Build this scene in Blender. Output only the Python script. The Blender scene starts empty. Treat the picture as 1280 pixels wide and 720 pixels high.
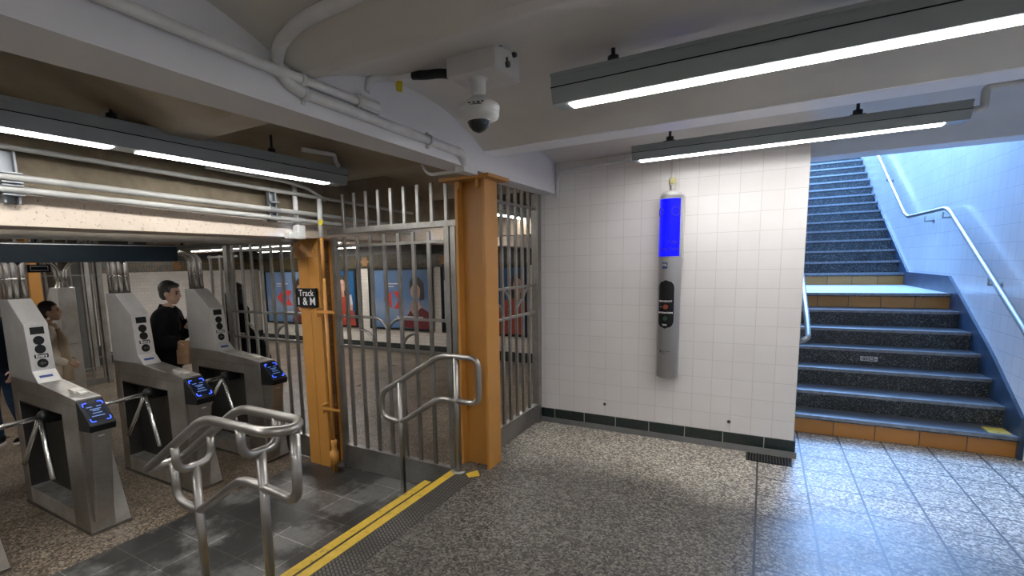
import bpy, bmesh, math, random
from mathutils import Vector, Matrix
from math import sin, cos, pi, radians
random.seed(7)
scene = bpy.context.scene
COL = scene.collection
LOW = -0.33           # level of the fare area floor; the near floor is 0

# ------------------------------------------------------------------ materials
class NT:
    def __init__(s, name):
        s.m = bpy.data.materials.new(name); s.m.use_nodes = True
        s.t = s.m.node_tree; s.b = s.t.nodes['Principled BSDF']
    def n(s, typ, **kw):
        n = s.t.nodes.new('ShaderNode' + typ)
        for k, v in kw.items():
            if k.startswith('i_'):
                key = k[2:]
                n.inputs[int(key) if key.isdigit() else key.replace('_', ' ')].default_value = v
            else: setattr(n, k, v)
        return n
    def l(s, a, b): s.t.links.new(a, b)
    def ramp(s, fac, stops, interp='LINEAR'):
        r = s.n('ValToRGB'); r.color_ramp.interpolation = interp
        els = r.color_ramp.elements
        while len(els) < len(stops): els.new(0.5)
        for e, (p, c) in zip(els, stops):
            e.position = p; e.color = (*c, 1) if len(c) == 3 else c
        s.l(fac, r.inputs[0]); return r.outputs[0]
    def mix(s, a, b, fac, blend='MIX'):
        m = s.n('MixRGB', blend_type=blend)
        for sock, v in ((m.inputs[0], fac), (m.inputs[1], a), (m.inputs[2], b)):
            if isinstance(v, (int, float)): sock.default_value = v
            elif isinstance(v, tuple): sock.default_value = (*v, 1)
            else: s.l(v, sock)
        return m.outputs[0]
    def coord(s): return s.n('TexCoord').outputs['Object']
    def noise(s, scale, detail=4, rough=0.55, vec=None, dist=0):
        n = s.n('TexNoise', i_Scale=scale, i_Detail=detail, i_Roughness=rough, i_Distortion=dist)
        s.l(vec if vec is not None else s.coord(), n.inputs['Vector']); return n.outputs['Fac']
    def bump(s, h, strength=0.2, dist=0.01):
        b = s.n('Bump', i_Strength=strength, i_Distance=dist); s.l(h, b.inputs['Height'])
        s.l(b.outputs[0], s.b.inputs['Normal']); return b
    def base(s, c):
        if isinstance(c, tuple): s.b.inputs['Base Color'].default_value = (*c, 1)
        else: s.l(c, s.b.inputs['Base Color'])
    def set(s, **kw):
        for k, v in kw.items(): s.b.inputs[k.replace('_', ' ')].default_value = v

def plain(name, col, rough=0.5, metal=0.0, var=0.12, scale=9, bump=0.0, **kw):
    t = NT(name); f = t.noise(scale, 5)
    d = tuple(c * (1 - var) for c in col); u = tuple(min(1, c * (1 + var)) for c in col)
    t.base(t.ramp(f, [(0.3, d), (0.7, u)])); t.set(Roughness=rough, Metallic=metal, **kw)
    if bump: t.bump(t.noise(scale * 8, 3), bump, 0.004)
    return t.m

def steel(name, col, rough=0.33, streak=(3, 3, 90), var=0.2):
    t = NT(name); mp = t.n('Mapping'); mp.inputs['Scale'].default_value = streak
    t.l(t.coord(), mp.inputs[0]); f = t.noise(6, 5, vec=mp.outputs[0]); g = t.noise(3.5, 4)
    c = t.ramp(f, [(0.3, tuple(x * (1 - var) for x in col)), (0.7, tuple(min(1, x * (1 + var)) for x in col))])
    c = t.mix(c, t.ramp(g, [(0.35, (0.62, 0.58, 0.52)), (0.65, (1, 1, 1))]), 0.7, 'MULTIPLY')
    t.base(c); t.set(Metallic=1.0)
    r = t.n('MapRange'); r.inputs['To Min'].default_value = rough * 0.8; r.inputs['To Max'].default_value = rough * 1.35
    t.l(g, r.inputs[0]); t.l(r.outputs[0], t.b.inputs['Roughness'])
    t.bump(f, 0.05, 0.002); return t.m

def glow(name, col, strength):
    t = NT(name); t.base(col); t.set(Emission_Color=(*col, 1), Emission_Strength=strength, Roughness=0.4); return t.m

def swizzle(t, order):
    sp = t.n('SeparateXYZ'); t.l(t.coord(), sp.inputs[0]); cb = t.n('CombineXYZ')
    for i, o in enumerate(order):
        if o in 'XYZ': t.l(sp.outputs[o], cb.inputs[i])
    return cb.outputs[0]

def tiles(name, order, w, h, c1, c2, grout, mortar=0.0025, offset=0.0, rough=0.22, shift=(0, 0), bumpy=0.35, grime=0.25):
    t = NT(name); v = swizzle(t, order); mp = t.n('Mapping'); mp.inputs['Location'].default_value = (shift[0], shift[1], 0)
    t.l(v, mp.inputs[0]); v = mp.outputs[0]
    b = t.n('TexBrick', offset=offset, squash=1.0, i_Scale=1.0, i_Mortar_Size=mortar, i_Mortar_Smooth=0.15, i_Brick_Width=w, i_Row_Height=h, i_Bias=0.0)
    t.l(v, b.inputs['Vector'])
    b.inputs['Color1'].default_value = (*c1, 1); b.inputs['Color2'].default_value = (*c2, 1); b.inputs['Mortar'].default_value = (*grout, 1)
    g = t.noise(1.7, 5)
    c = t.mix(b.outputs['Color'], t.ramp(g, [(0.3, (0.74, 0.70, 0.66)), (0.62, (1, 1, 1))]), grime, 'MULTIPLY')
    t.base(c); t.set(Roughness=rough)
    inv = t.n('Math', operation='SUBTRACT'); inv.inputs[0].default_value = 1.0; t.l(b.outputs['Fac'], inv.inputs[1])
    w2 = t.noise(4.5, 2); ad = t.n('Math', operation='MULTIPLY_ADD'); t.l(w2, ad.inputs[0]); ad.inputs[1].default_value = 0.9; t.l(inv.outputs[0], ad.inputs[2])
    t.bump(ad.outputs[0], bumpy, 0.004); return t.m

def terrazzo(name, chips, scale, rough=0.3, grid=None, tint=None, blot=None):
    t = NT(name); co = t.coord()
    vo = t.n('TexVoronoi', i_Scale=scale, i_Randomness=1.0); t.l(co, vo.inputs['Vector'])
    sp = t.n('SeparateColor'); t.l(vo.outputs['Color'], sp.inputs[0])
    c = t.ramp(sp.outputs[0], chips, 'CONSTANT')
    vf = t.n('TexVoronoi', i_Scale=scale * 2.3); t.l(co, vf.inputs['Vector'])
    s2 = t.n('SeparateColor'); t.l(vf.outputs['Color'], s2.inputs[0])
    c2 = t.ramp(s2.outputs[1], chips, 'CONSTANT'); c = t.mix(c, c2, 0.28)
    if blot: c = t.mix(c, t.ramp(t.noise(blot[0], 5, 0.6), [(0.36, blot[1]), (0.64, (1, 1, 1))]), 1.0, 'MULTIPLY')
    if tint: c = tint(t, c, co)
    if grid:
        (w, h, sx, sy, mort, gcol, zone) = grid
        mp = t.n('Mapping'); mp.inputs['Location'].default_value = (sx, sy, 0); t.l(co, mp.inputs[0])
        b = t.n('TexBrick', offset=0.0, squash=1.0, i_Scale=1.0, i_Mortar_Size=mort, i_Mortar_Smooth=0.1, i_Brick_Width=w, i_Row_Height=h); t.l(mp.outputs[0], b.inputs['Vector'])
        fac = b.outputs['Fac']
        if zone is not None:
            s3 = t.n('SeparateXYZ'); t.l(co, s3.inputs[0]); gt = t.n('Math', operation='GREATER_THAN'); t.l(s3.outputs[0], gt.inputs[0]); gt.inputs[1].default_value = zone
            mu = t.n('Math', operation='MULTIPLY'); t.l(fac, mu.inputs[0]); t.l(gt.outputs[0], mu.inputs[1]); fac = mu.outputs[0]
        c = t.mix(c, gcol, fac)
    t.base(c); t.set(Specular_IOR_Level=0.35); r = t.ramp(t.noise(2.2, 4), [(0.3, (rough * 0.8,) * 3), (0.7, (rough * 1.3,) * 3)]); t.l(r, t.b.inputs['Roughness'])
    t.bump(t.noise(scale * 1.5, 2), 0.05, 0.002); return t.m

M = {}
WHITE1, WHITE2 = (0.78, 0.75, 0.742), (0.755, 0.725, 0.717)
M['tileXZ'] = tiles('white wall tile', 'XZ_', 0.1505, 0.1517, WHITE1, WHITE2, (0.60, 0.57, 0.555), shift=(0.0405, 0.0177 - 0.0), mortar=0.0022)
M['tileYZ'] = tiles('white stairwell tile', 'YZ_', 0.1505, 0.1517, (0.74, 0.74, 0.74), (0.70, 0.70, 0.72), (0.48, 0.48, 0.52), mortar=0.0022)
M['tileFarX'] = tiles('far wall tile', 'XZ_', 0.1517, 0.076, (0.62, 0.58, 0.52), (0.55, 0.51, 0.46), (0.36, 0.33, 0.3), offset=0.5, mortar=0.002)
M['tileFarY'] = tiles('left wall tile', 'YZ_', 0.1517, 0.076, (0.62, 0.58, 0.53), (0.55, 0.51, 0.47), (0.36, 0.33, 0.3), offset=0.5, mortar=0.002)
M['friezeX'] = tiles('mosaic frieze', 'XZ_', 0.06, 0.05, (0.02, 0.028, 0.018), (0.085, 0.05, 0.015), (0.03, 0.03, 0.02), mortar=0.004)
M['friezeY'] = tiles('mosaic frieze left', 'YZ_', 0.06, 0.05, (0.08, 0.10, 0.07), (0.22, 0.13, 0.06), (0.06, 0.06, 0.05), mortar=0.004)
M['base_dark'] = tiles('dark green base tile', 'XZ_', 0.3, 0.5, (0.008, 0.016, 0.015), (0.012, 0.02, 0.02), (0.3, 0.3, 0.29), mortar=0.003, shift=(-0.06, 0), rough=0.2, grime=0.1)
M['base_plain'] = plain('dark base', (0.015, 0.02, 0.02), 0.35)
M['base_grey'] = plain('grey base cove', (0.10, 0.10, 0.10), 0.4)
CH_A = [(0.0, (0.03, 0.03, 0.028)), (0.28, (0.16, 0.15, 0.135)), (0.50, (0.36, 0.34, 0.305)), (0.72, (0.62, 0.59, 0.53)), (0.92, (0.26, 0.21, 0.16))]
def near_tint(t, c, co):
    sp = t.n('SeparateXYZ'); t.l(co, sp.inputs[0])
    # worn dark sweep through the middle of the floor, paler by the wall
    ad = t.n('Math', operation='MULTIPLY_ADD'); t.l(t.noise(1.1, 4), ad.inputs[0]); ad.inputs[1].default_value = 1.0; t.l(sp.outputs[1], ad.inputs[2])
    return t.mix(c, t.ramp(ad.outputs[0], [(0.0, (0.55, 0.55, 0.54)), (1.0, (0.5, 0.5, 0.5))]), 0.0, 'MULTIPLY')
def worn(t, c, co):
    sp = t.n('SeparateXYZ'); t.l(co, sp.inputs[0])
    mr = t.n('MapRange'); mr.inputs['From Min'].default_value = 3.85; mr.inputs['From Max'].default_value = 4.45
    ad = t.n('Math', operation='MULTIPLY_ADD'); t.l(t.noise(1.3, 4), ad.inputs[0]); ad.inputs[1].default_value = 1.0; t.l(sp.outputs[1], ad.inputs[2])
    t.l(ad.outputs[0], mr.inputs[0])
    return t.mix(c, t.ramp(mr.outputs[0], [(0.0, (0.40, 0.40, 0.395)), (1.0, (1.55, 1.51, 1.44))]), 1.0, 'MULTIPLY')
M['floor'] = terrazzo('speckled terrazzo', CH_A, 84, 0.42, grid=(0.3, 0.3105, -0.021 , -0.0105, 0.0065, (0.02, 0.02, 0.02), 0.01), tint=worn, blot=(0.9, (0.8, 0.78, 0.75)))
CH_B = [(0.0, (0.04, 0.03, 0.022)), (0.33, (0.135, 0.105, 0.075)), (0.62, (0.25, 0.20, 0.145)), (0.85, (0.38, 0.31, 0.24))]
M['floor_low'] = terrazzo('brown speckled floor', CH_B, 75, 0.34, grid=(0.6, 0.6, 0.1, 0.15, 0.0025, (0.2, 0.17, 0.14), None), blot=(1.3, (0.55, 0.5, 0.45)))
t = NT('slate floor tile'); co = t.coord(); mp = t.n('Mapping'); mp.inputs['Location'].default_value = (0.0, 0.12, 0); t.l(co, mp.inputs[0])
b = t.n('TexBrick', offset=0.0, squash=1.0, i_Scale=1.0, i_Mortar_Size=0.003, i_Brick_Width=0.33, i_Row_Height=0.33, i_Mortar_Smooth=0.1); t.l(mp.outputs[0], b.inputs['Vector'])
b.inputs['Color1'].default_value = (0.14, 0.136, 0.128, 1); b.inputs['Color2'].default_value = (0.115, 0.112, 0.105, 1); b.inputs['Mortar'].default_value = (0.38, 0.37, 0.34, 1)
blk = t.ramp(t.noise(2.3, 6, 0.6), [(0.47, (0.08, 0.08, 0.08)), (0.58, (1, 1, 1))])
t.base(t.mix(t.mix(b.outputs['Color'], blk, 0.9, 'MULTIPLY'), t.ramp(t.noise(30, 3), [(0.3, (0.75, 0.75, 0.75)), (0.7, (1.1, 1.1, 1.1))]), 0.8, 'MULTIPLY')); t.set(Roughness=0.42); M['slate'] = t.m
t = NT('diamond plate'); v = t.coord(); mp = t.n('Mapping'); mp.inputs['Rotation'].default_value = (0, 0, 0.6); t.l(v, mp.inputs[0])
b = t.n('TexBrick', offset=0.5, i_Scale=1.0, i_Mortar_Size=0.004, i_Brick_Width=0.036, i_Row_Height=0.02); t.l(mp.outputs[0], b.inputs['Vector'])
t.base(t.mix(t.ramp(t.noise(4, 5), [(0.3, (0.09, 0.085, 0.075)), (0.7, (0.2, 0.19, 0.175))]), (0.035, 0.033, 0.03), b.outputs['Fac'])); t.set(Roughness=0.45, Metallic=0.5); t.bump(b.outputs['Fac'], 0.5, 0.003); M['plate'] = t.m
t = NT('worn yellow paint'); M['yellow'] = t.m
t.base(t.ramp(t.noise(14, 6, 0.7), [(0.30, (0.18, 0.14, 0.05)), (0.42, (0.60, 0.38, 0.03)), (0.7, (0.72, 0.47, 0.05))])); t.set(Roughness=0.5)
def paint_ceiling(name, lo, hi):
    t = NT(name); c = t.ramp(t.noise(1.6, 6, 0.6), [(0.25, lo), (0.75, hi)])
    t.base(c); t.set(Roughness=0.45); t.bump(t.noise(14, 4), 0.12, 0.01); return t.m
M['ceiling'] = paint_ceiling('painted vault', (0.56, 0.53, 0.48), (0.68, 0.65, 0.60))
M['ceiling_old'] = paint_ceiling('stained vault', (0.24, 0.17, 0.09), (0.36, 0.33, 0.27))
M['flange'] = paint_ceiling('bright painted flange', (0.82, 0.82, 0.86), (0.88, 0.88, 0.91))
M['beam'] = paint_ceiling('painted beam', (0.66, 0.66, 0.68), (0.74, 0.74, 0.76))
t = NT('flaking cream beam'); co = t.coord(); pit = t.noise(38, 6, 0.75); pat = t.noise(1.3, 3)
c = t.ramp(pit, [(0.36, (0.22, 0.17, 0.12)), (0.43, (0.62, 0.52, 0.42))]); c = t.mix(c, (0.66, 0.64, 0.66), t.ramp(pat, [(0.60, (0, 0, 0)), (0.63, (1, 1, 1))]))
t.base(c); t.set(Roughness=0.7); t.bump(pit, 0.4, 0.01); M['cream'] = t.m
t = NT('shaded beam web'); t.base(t.ramp(t.noise(5, 7, 0.7), [(0.3, (0.12, 0.09, 0.055)), (0.7, (0.22, 0.18, 0.12))])); t.set(Roughness=0.8); M['cream_shaded'] = t.m  # shade on the upper beam and far beam put into a darker colour
M['orange'] = plain('orange enamel', (0.46, 0.20, 0.038), 0.45, var=0.10, scale=3, bump=0.05)
M['orange_shaded'] = plain('shaded orange enamel', (0.15, 0.065, 0.018), 0.5, var=0.3, scale=5)  # orange darkened for the shade on the rear column's recessed side
M['orange_tile'] = tiles('orange riser tile', 'XZ_', 0.29, 1.0, (0.42, 0.17, 0.03), (0.50, 0.21, 0.045), (0.09, 0.06, 0.04), mortar=0.004, rough=0.35, grime=0.6)
t = NT('granite step'); vo = t.n('TexVoronoi', i_Scale=150.0); t.l(t.coord(), vo.inputs['Vector']); sp = t.n('SeparateColor'); t.l(vo.outputs['Color'], sp.inputs[0])
c = t.ramp(sp.outputs[0], [(0.0, (0.006, 0.008, 0.008)), (0.45, (0.025, 0.028, 0.028)), (0.75, (0.09, 0.10, 0.10)), (0.93, (0.2, 0.22, 0.22))], 'CONSTANT')
t.base(t.mix(c, t.ramp(t.noise(9, 4), [(0.35, (0.45, 0.45, 0.45)), (0.65, (1.2, 1.2, 1.2))]), 0.8, 'MULTIPLY')); t.set(Roughness=0.4); M['granite'] = t.m
M['tread'] = plain('worn tread', (0.06, 0.066, 0.075), 0.35, var=0.3, scale=12)
M['nosing'] = plain('ribbed metal nosing', (0.22, 0.235, 0.25), 0.3, metal=0.6, var=0.25, scale=25)
M['skirt'] = plain('blue grey stair skirt', (0.022, 0.045, 0.082), 0.4, var=0.35, scale=5)
M['steel'] = steel('brushed steel', (0.47, 0.455, 0.43), 0.36)
M['steel_light'] = steel('bright brushed steel', (0.86, 0.84, 0.81), 0.40)
M['steel_dark'] = steel('dark brushed steel', (0.26, 0.25, 0.235), 0.36)  # darker steel for seams, base plates and tower caps
M['steel_soft'] = plain('satin tower sheet', (0.50, 0.49, 0.47), 0.38, metal=0.55, var=0.10, scale=5)
M['recess'] = plain('dark recess', (0.035, 0.033, 0.03), 0.4, metal=0.3)
M['chrome'] = plain('polished steel tube', (0.62, 0.60, 0.57), 0.26, metal=1.0, var=0.04, scale=4)
M['rail'] = plain('satin steel tube', (0.38, 0.365, 0.34), 0.36, metal=1.0, var=0.05, scale=4)
M['fence'] = steel('dull steel bar', (0.35, 0.345, 0.33), 0.38, (30, 30, 3), 0.2)
M['sill'] = steel('scuffed steel kick plate', (0.36, 0.35, 0.335), 0.42)
M['black'] = plain('black enamel', (0.006, 0.0065, 0.007), 0.38, Specular_IOR_Level=0.18)
M['black_matte'] = plain('black matte', (0.012, 0.012, 0.012), 0.7, Specular_IOR_Level=0.18)
M['sign_black'] = plain('blue black sheet', (0.008, 0.014, 0.02), 0.35, Specular_IOR_Level=0.18)
M['white'] = plain('white lettering', (0.8, 0.8, 0.8), 0.5, var=0.03)
M['conduit'] = plain('painted conduit', (0.64, 0.64, 0.63), 0.4)
M['conduit_grey'] = plain('grey conduit', (0.33, 0.33, 0.31), 0.42)
M['galv'] = plain('galvanised strut', (0.24, 0.26, 0.28), 0.45, metal=0.5)
M['fixture'] = plain('slate grey luminaire', (0.25, 0.285, 0.30), 0.42, var=0.05)
M['lens'] = glow('led lens', (1.0, 0.985, 0.96), 23.0)
M['lens_far'] = glow('far led lens', (1.0, 0.97, 0.92), 32.0)
M['help'] = plain('silver paint', (0.30, 0.30, 0.31), 0.35, metal=0.35, var=0.04)
M['help_cap'] = plain('pale silver cap', (0.50, 0.50, 0.49), 0.35, metal=0.3)
t = NT('blue lamp'); t.base((0.0, 0.0, 0.25)); t.set(Emission_Color=(0.004, 0.005, 1.0, 1), Emission_Strength=0.62, Roughness=0.3, Specular_IOR_Level=0.12); M['blue'] = t.m
M['blue_mark'] = plain('dark violet print', (0.02, 0.004, 0.12), 0.6)
M['logo_blue'] = plain('navy emblem', (0.01, 0.03, 0.16), 0.4)
M['red'] = glow('red button', (0.22, 0.03, 0.015), 0.03)
M['green'] = glow('green button', (0.006, 0.04, 0.018), 0.02)
M['led_blue'] = glow('blue corner light', (0.02, 0.06, 1.0), 2.0)
t = NT('dark screen'); t.base((0.002, 0.003, 0.008)); t.set(Emission_Color=(0.01, 0.02, 0.1, 1), Emission_Strength=0.03, Roughness=0.35, Specular_IOR_Level=0.12); M['screen'] = t.m
M['screen_txt'] = glow('screen text', (0.10, 0.18, 0.42), 0.28)
M['cam_white'] = plain('white camera shell', (0.62, 0.62, 0.61), 0.35, var=0.03)
M['dome'] = plain('smoked dome', (0.012, 0.016, 0.018), 0.06)
M['rubber'] = plain('black hose', (0.006, 0.006, 0.006), 0.6)
M['tag'] = plain('yellow tag', (0.75, 0.60, 0.02), 0.5)
M['bolt'] = plain('dark bolt', (0.06, 0.06, 0.06), 0.4, metal=0.6)
M['medallion'] = plain('dull orange mosaic', (0.26, 0.11, 0.02), 0.5)
M['tread_daylit'] = plain('daylit landing', (0.36, 0.40, 0.43), 0.45, var=0.2, scale=12)  # landing paler than the steps: daylight put into its colour
M['skin'] = plain('skin', (0.60, 0.37, 0.26), 0.5, var=0.06)
M['lips'] = plain('lips', (0.36, 0.13, 0.10), 0.45)
M['hair_black'] = plain('black hair', (0.010, 0.008, 0.007), 0.45, var=0.4, scale=60)
M['hair_grey'] = plain('greying hair', (0.065, 0.065, 0.063), 0.5, var=0.6, scale=40)
M['cloth_black'] = plain('black cloth', (0.007, 0.007, 0.009), 0.9, Specular_IOR_Level=0.1)
M['cloth_navy'] = plain('navy cloth', (0.010, 0.014, 0.028), 0.85, Specular_IOR_Level=0.1)
M['denim'] = plain('dark denim', (0.02, 0.04, 0.075), 0.85, Specular_IOR_Level=0.1)
M['cloth_cream'] = plain('cream knit', (0.84, 0.75, 0.62), 0.85, bump=0.2)
M['scarf'] = plain('tan scarf', (0.50, 0.39, 0.26), 0.9, bump=0.2)
M['cloth_brown'] = plain('brown cloth', (0.10, 0.07, 0.045), 0.9)
M['paper'] = plain('brown paper', (0.36, 0.21, 0.11), 0.8, bump=0.1)
M['eye'] = plain('eye', (0.02, 0.015, 0.012), 0.2)
M['pinkwall'] = plain('pinkish plaster', (0.45, 0.30, 0.25), 0.7)
M['purple'] = plain('purple sign', (0.05, 0.035, 0.16), 0.4)
M['doorgrey'] = plain('dark grey door frame', (0.07, 0.07, 0.068), 0.5)
M['step_dark'] = plain('dark riser', (0.02, 0.02, 0.019), 0.6)  # even dark colour of the low step between the floors
M['post_blue'] = None
def poster_mat(name, cols):
    t = NT(name); co = t.coord(); sp = t.n('SeparateXYZ'); t.l(co, sp.inputs[0])
    ad = t.n('Math', operation='MULTIPLY_ADD'); t.l(t.noise(1.4, 3), ad.inputs[0]); ad.inputs[1].default_value = 0.5; t.l(sp.outputs[2], ad.inputs[2])
    t.base(t.ramp(ad.outputs[0], cols)); t.set(Roughness=0.25, Emission_Strength=0.0); return t.m
M['post_sky'] = poster_mat('poster sky', [(0.25, (0.06, 0.14, 0.28)), (0.7, (0.19, 0.24, 0.34)), (1.0, (0.10, 0.17, 0.31))])
M['post_deep'] = poster_mat('poster deep blue', [(0.2, (0.008, 0.02, 0.05)), (0.9, (0.012, 0.07, 0.18))])
M['post_dark'] = poster_mat('poster dark', [(0.2, (0.008, 0.008, 0.012)), (0.9, (0.03, 0.04, 0.06))])
M['post_red'] = plain('poster red', (0.50, 0.022, 0.014), 0.4)
M['post_rust'] = plain('poster rust red', (0.26, 0.03, 0.016), 0.4, var=0.3, scale=3)
M['post_maroon'] = plain('poster maroon', (0.10, 0.008, 0.012), 0.4)
M['post_skin'] = plain('poster skin', (0.42, 0.23, 0.165), 0.4)
M['post_txt'] = plain('poster pale print', (0.45, 0.47, 0.52), 0.4)

# ------------------------------------------------------------------ mesh helpers
class MB:
    def __init__(s): s.bm = bmesh.new()
    def box(s, x0, y0, z0, x1, y1, z1):
        r = bmesh.ops.create_cube(s.bm, size=1.0)['verts']
        for v in r: v.co = Vector(((x0 + x1) / 2 + v.co.x * (x1 - x0), (y0 + y1) / 2 + v.co.y * (y1 - y0), (z0 + z1) / 2 + v.co.z * (z1 - z0)))
        return s
    def prism(s, poly, axis, a, b):
        f = {'X': lambda p, t: (t, p[0], p[1]), 'Y': lambda p, t: (p[0], t, p[1]), 'Z': lambda p, t: (p[0], p[1], t)}[axis]
        A = [s.bm.verts.new(f(p, a)) for p in poly]; B = [s.bm.verts.new(f(p, b)) for p in poly]; n = len(poly)
        s.bm.faces.new(A); s.bm.faces.new(B[::-1])
        for i in range(n): s.bm.faces.new((A[i], B[i], B[(i + 1) % n], A[(i + 1) % n]))
        return s
    def tube(s, pts, r, seg=12, cap=True, closed=False):
        pts = [Vector(p) for p in pts]; n = len(pts); rings = []
        rad = r if isinstance(r, (list, tuple)) else [r] * n
        def tan(i):
            if closed: return (pts[(i + 1) % n] - pts[i - 1]).normalized()
            return (pts[min(i + 1, n - 1)] - pts[max(i - 1, 0)]).normalized()
        T0 = tan(0); up = Vector((0, 0, 1)) if abs(T0.z) < 0.9 else Vector((1, 0, 0))
        N = (up - T0 * up.dot(T0)).normalized(); prev = T0
        for i, p in enumerate(pts):
            T = tan(i); q = prev.rotation_difference(T); N = (q @ N); N = (N - T * N.dot(T)).normalized(); B = T.cross(N); prev = T
            rings.append([s.bm.verts.new(p + (N * cos(2 * pi * k / seg) + B * sin(2 * pi * k / seg)) * rad[i]) for k in range(seg)])
        m = n if closed else n - 1
        for i in range(m):
            a, b2 = rings[i], rings[(i + 1) % n]
            for k in range(seg):
                f = s.bm.faces.new((a[k], a[(k + 1) % seg], b2[(k + 1) % seg], b2[k])); f.smooth = True
        if cap and not closed: s.bm.faces.new(rings[0][::-1]); s.bm.faces.new(rings[-1])
        return s
    def lathe(s, prof, c=(0, 0, 0), seg=28, axis='Z'):
        rings = []
        for (r, h) in prof:
            ring = []
            for k in range(seg):
                a = 2 * pi * k / seg; p = (r * cos(a), r * sin(a), h)
                if axis == 'Y': p = (p[0], p[2], p[1])
                if axis == 'X': p = (p[2], p[0], p[1])
                ring.append(s.bm.verts.new((c[0] + p[0], c[1] + p[1], c[2] + p[2])))
            rings.append(ring)
        for a, b2 in zip(rings, rings[1:]):
            for k in range(seg):
                f = s.bm.faces.new((a[k], a[(k + 1) % seg], b2[(k + 1) % seg], b2[k])); f.smooth = True
        s.bm.faces.new(rings[0]); s.bm.faces.new(rings[-1]); return s
    def disc(s, c, r, axis, t, seg=24, ry=None):
        ry = ry or r
        poly = [(r * cos(2 * pi * k / seg), ry * sin(2 * pi * k / seg)) for k in range(seg)]
        i = {'X': (1, 2, 0), 'Y': (0, 2, 1), 'Z': (0, 1, 2)}[axis]
        return s.prism([(c[i[0]] + p[0], c[i[1]] + p[1]) for p in poly], axis, c[i[2]] - t / 2, c[i[2]] + t / 2)
    def ball(s, c, r, sc=(1, 1, 1), seg=20):
        vs = bmesh.ops.create_uvsphere(s.bm, u_segments=seg, v_segments=seg // 2 + 2, radius=r)['verts']
        for v in vs: v.co = Vector((c[0] + v.co.x * sc[0], c[1] + v.co.y * sc[1], c[2] + v.co.z * sc[2]))
        for f in {f for v in vs for f in v.link_faces}: f.smooth = True
        return s
    def xf(s, mat):
        bmesh.ops.transform(s.bm, matrix=mat, verts=s.bm.verts[:]); return s
    def build(s, name, mat, parent=None, bevel=0.0, kind=None):
        bmesh.ops.recalc_face_normals(s.bm, faces=s.bm.faces[:])
        me = bpy.data.meshes.new(name); s.bm.to_mesh(me); s.bm.free()
        return link(name, me, mat, parent, bevel, kind)

def link(name, me, mat, parent=None, bevel=0.0, kind=None):
    o = bpy.data.objects.new(name, me); COL.objects.link(o)
    me.materials.clear(); me.materials.append(M[mat] if isinstance(mat, str) else mat)
    if parent is not None: o.parent = parent
    if bevel:
        b = o.modifiers.new('bevel', 'BEVEL'); b.width = bevel; b.segments = 2; b.limit_method = 'ANGLE'; b.angle_limit = radians(40)
    if kind: o['kind'] = kind
    return o

def thing(name, label, cat, loc=(0, 0, 0), rz=0.0, group=None):
    o = bpy.data.objects.new(name, None); COL.objects.link(o); o.location = loc; o.rotation_euler = (0, 0, rz)
    o.empty_display_size = 0.1; return tag(o, label, cat, group)
def tag(o, label, cat, group=None):
    o['label'] = label; o['category'] = cat
    if group: o['group'] = group
    return o
def kids(o): return [c for c in COL.objects if c.parent == o]
def copy_tree(o, parent=None):
    c = o.copy(); COL.objects.link(c)
    if parent is not None: c.parent = parent
    for ch in kids(o): copy_tree(ch, c)
    return c
def S(name, mb, mat, bevel=0.0): return mb.build(name, mat, None, bevel, 'structure')

def fillet(pts, r, n=6, closed=False):
    pts = [Vector(p) for p in pts]; out = []; N = len(pts)
    for i, p in enumerate(pts):
        if not closed and i in (0, N - 1): out.append(p); continue
        a, b2 = pts[i - 1], pts[(i + 1) % N]; u = (a - p); w = (b2 - p); lu, lw = u.length, w.length; u.normalize(); w.normalize()
        d = min(r, lu * 0.49, lw * 0.49); A = p + u * d; B = p + w * d
        for k in range(n + 1):
            t = k / n; out.append(A * (1 - t) ** 2 + p * 2 * t * (1 - t) + B * t * t)
    return out

def text_mesh(txt, size, extr=0.0008, bold=0.0, squash=1.0):
    cu = bpy.data.curves.new('lettering', 'FONT'); cu.body = txt; cu.size = size; cu.extrude = extr; cu.offset = bold
    cu.align_x = 'CENTER'; cu.align_y = 'CENTER'; cu.resolution_u = 3
    o = bpy.data.objects.new('lettering', cu); COL.objects.link(o)
    dg = bpy.context.evaluated_depsgraph_get(); me = bpy.data.meshes.new_from_object(o.evaluated_get(dg))
    bpy.data.objects.remove(o); bpy.data.curves.remove(cu)
    if squash != 1: me.transform(Matrix.Diagonal((squash, 1, 1, 1)))
    return me
def frame_mat(origin, right, up):
    r = Vector(right).normalized(); u = Vector(up); u = (u - r * u.dot(r)).normalized(); n = r.cross(u)
    m = Matrix.Identity(4)
    for i in range(3): m[i][0], m[i][1], m[i][2], m[i][3] = r[i], u[i], n[i], origin[i]
    return m
def lettering(lines, mat, parent, name='lettering'):
    """lines: (text, size, origin, right, up[, bold])"""
    bm = bmesh.new()
    for ln in lines:
        me = text_mesh(ln[0], ln[1], bold=ln[5] if len(ln) > 5 else 0.0); me.transform(frame_mat(ln[2], ln[3], ln[4])); bm.from_mesh(me); bpy.data.meshes.remove(me)
    me = bpy.data.meshes.new(name); bm.to_mesh(me); bm.free()
    return link(name, me, mat, parent)

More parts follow.
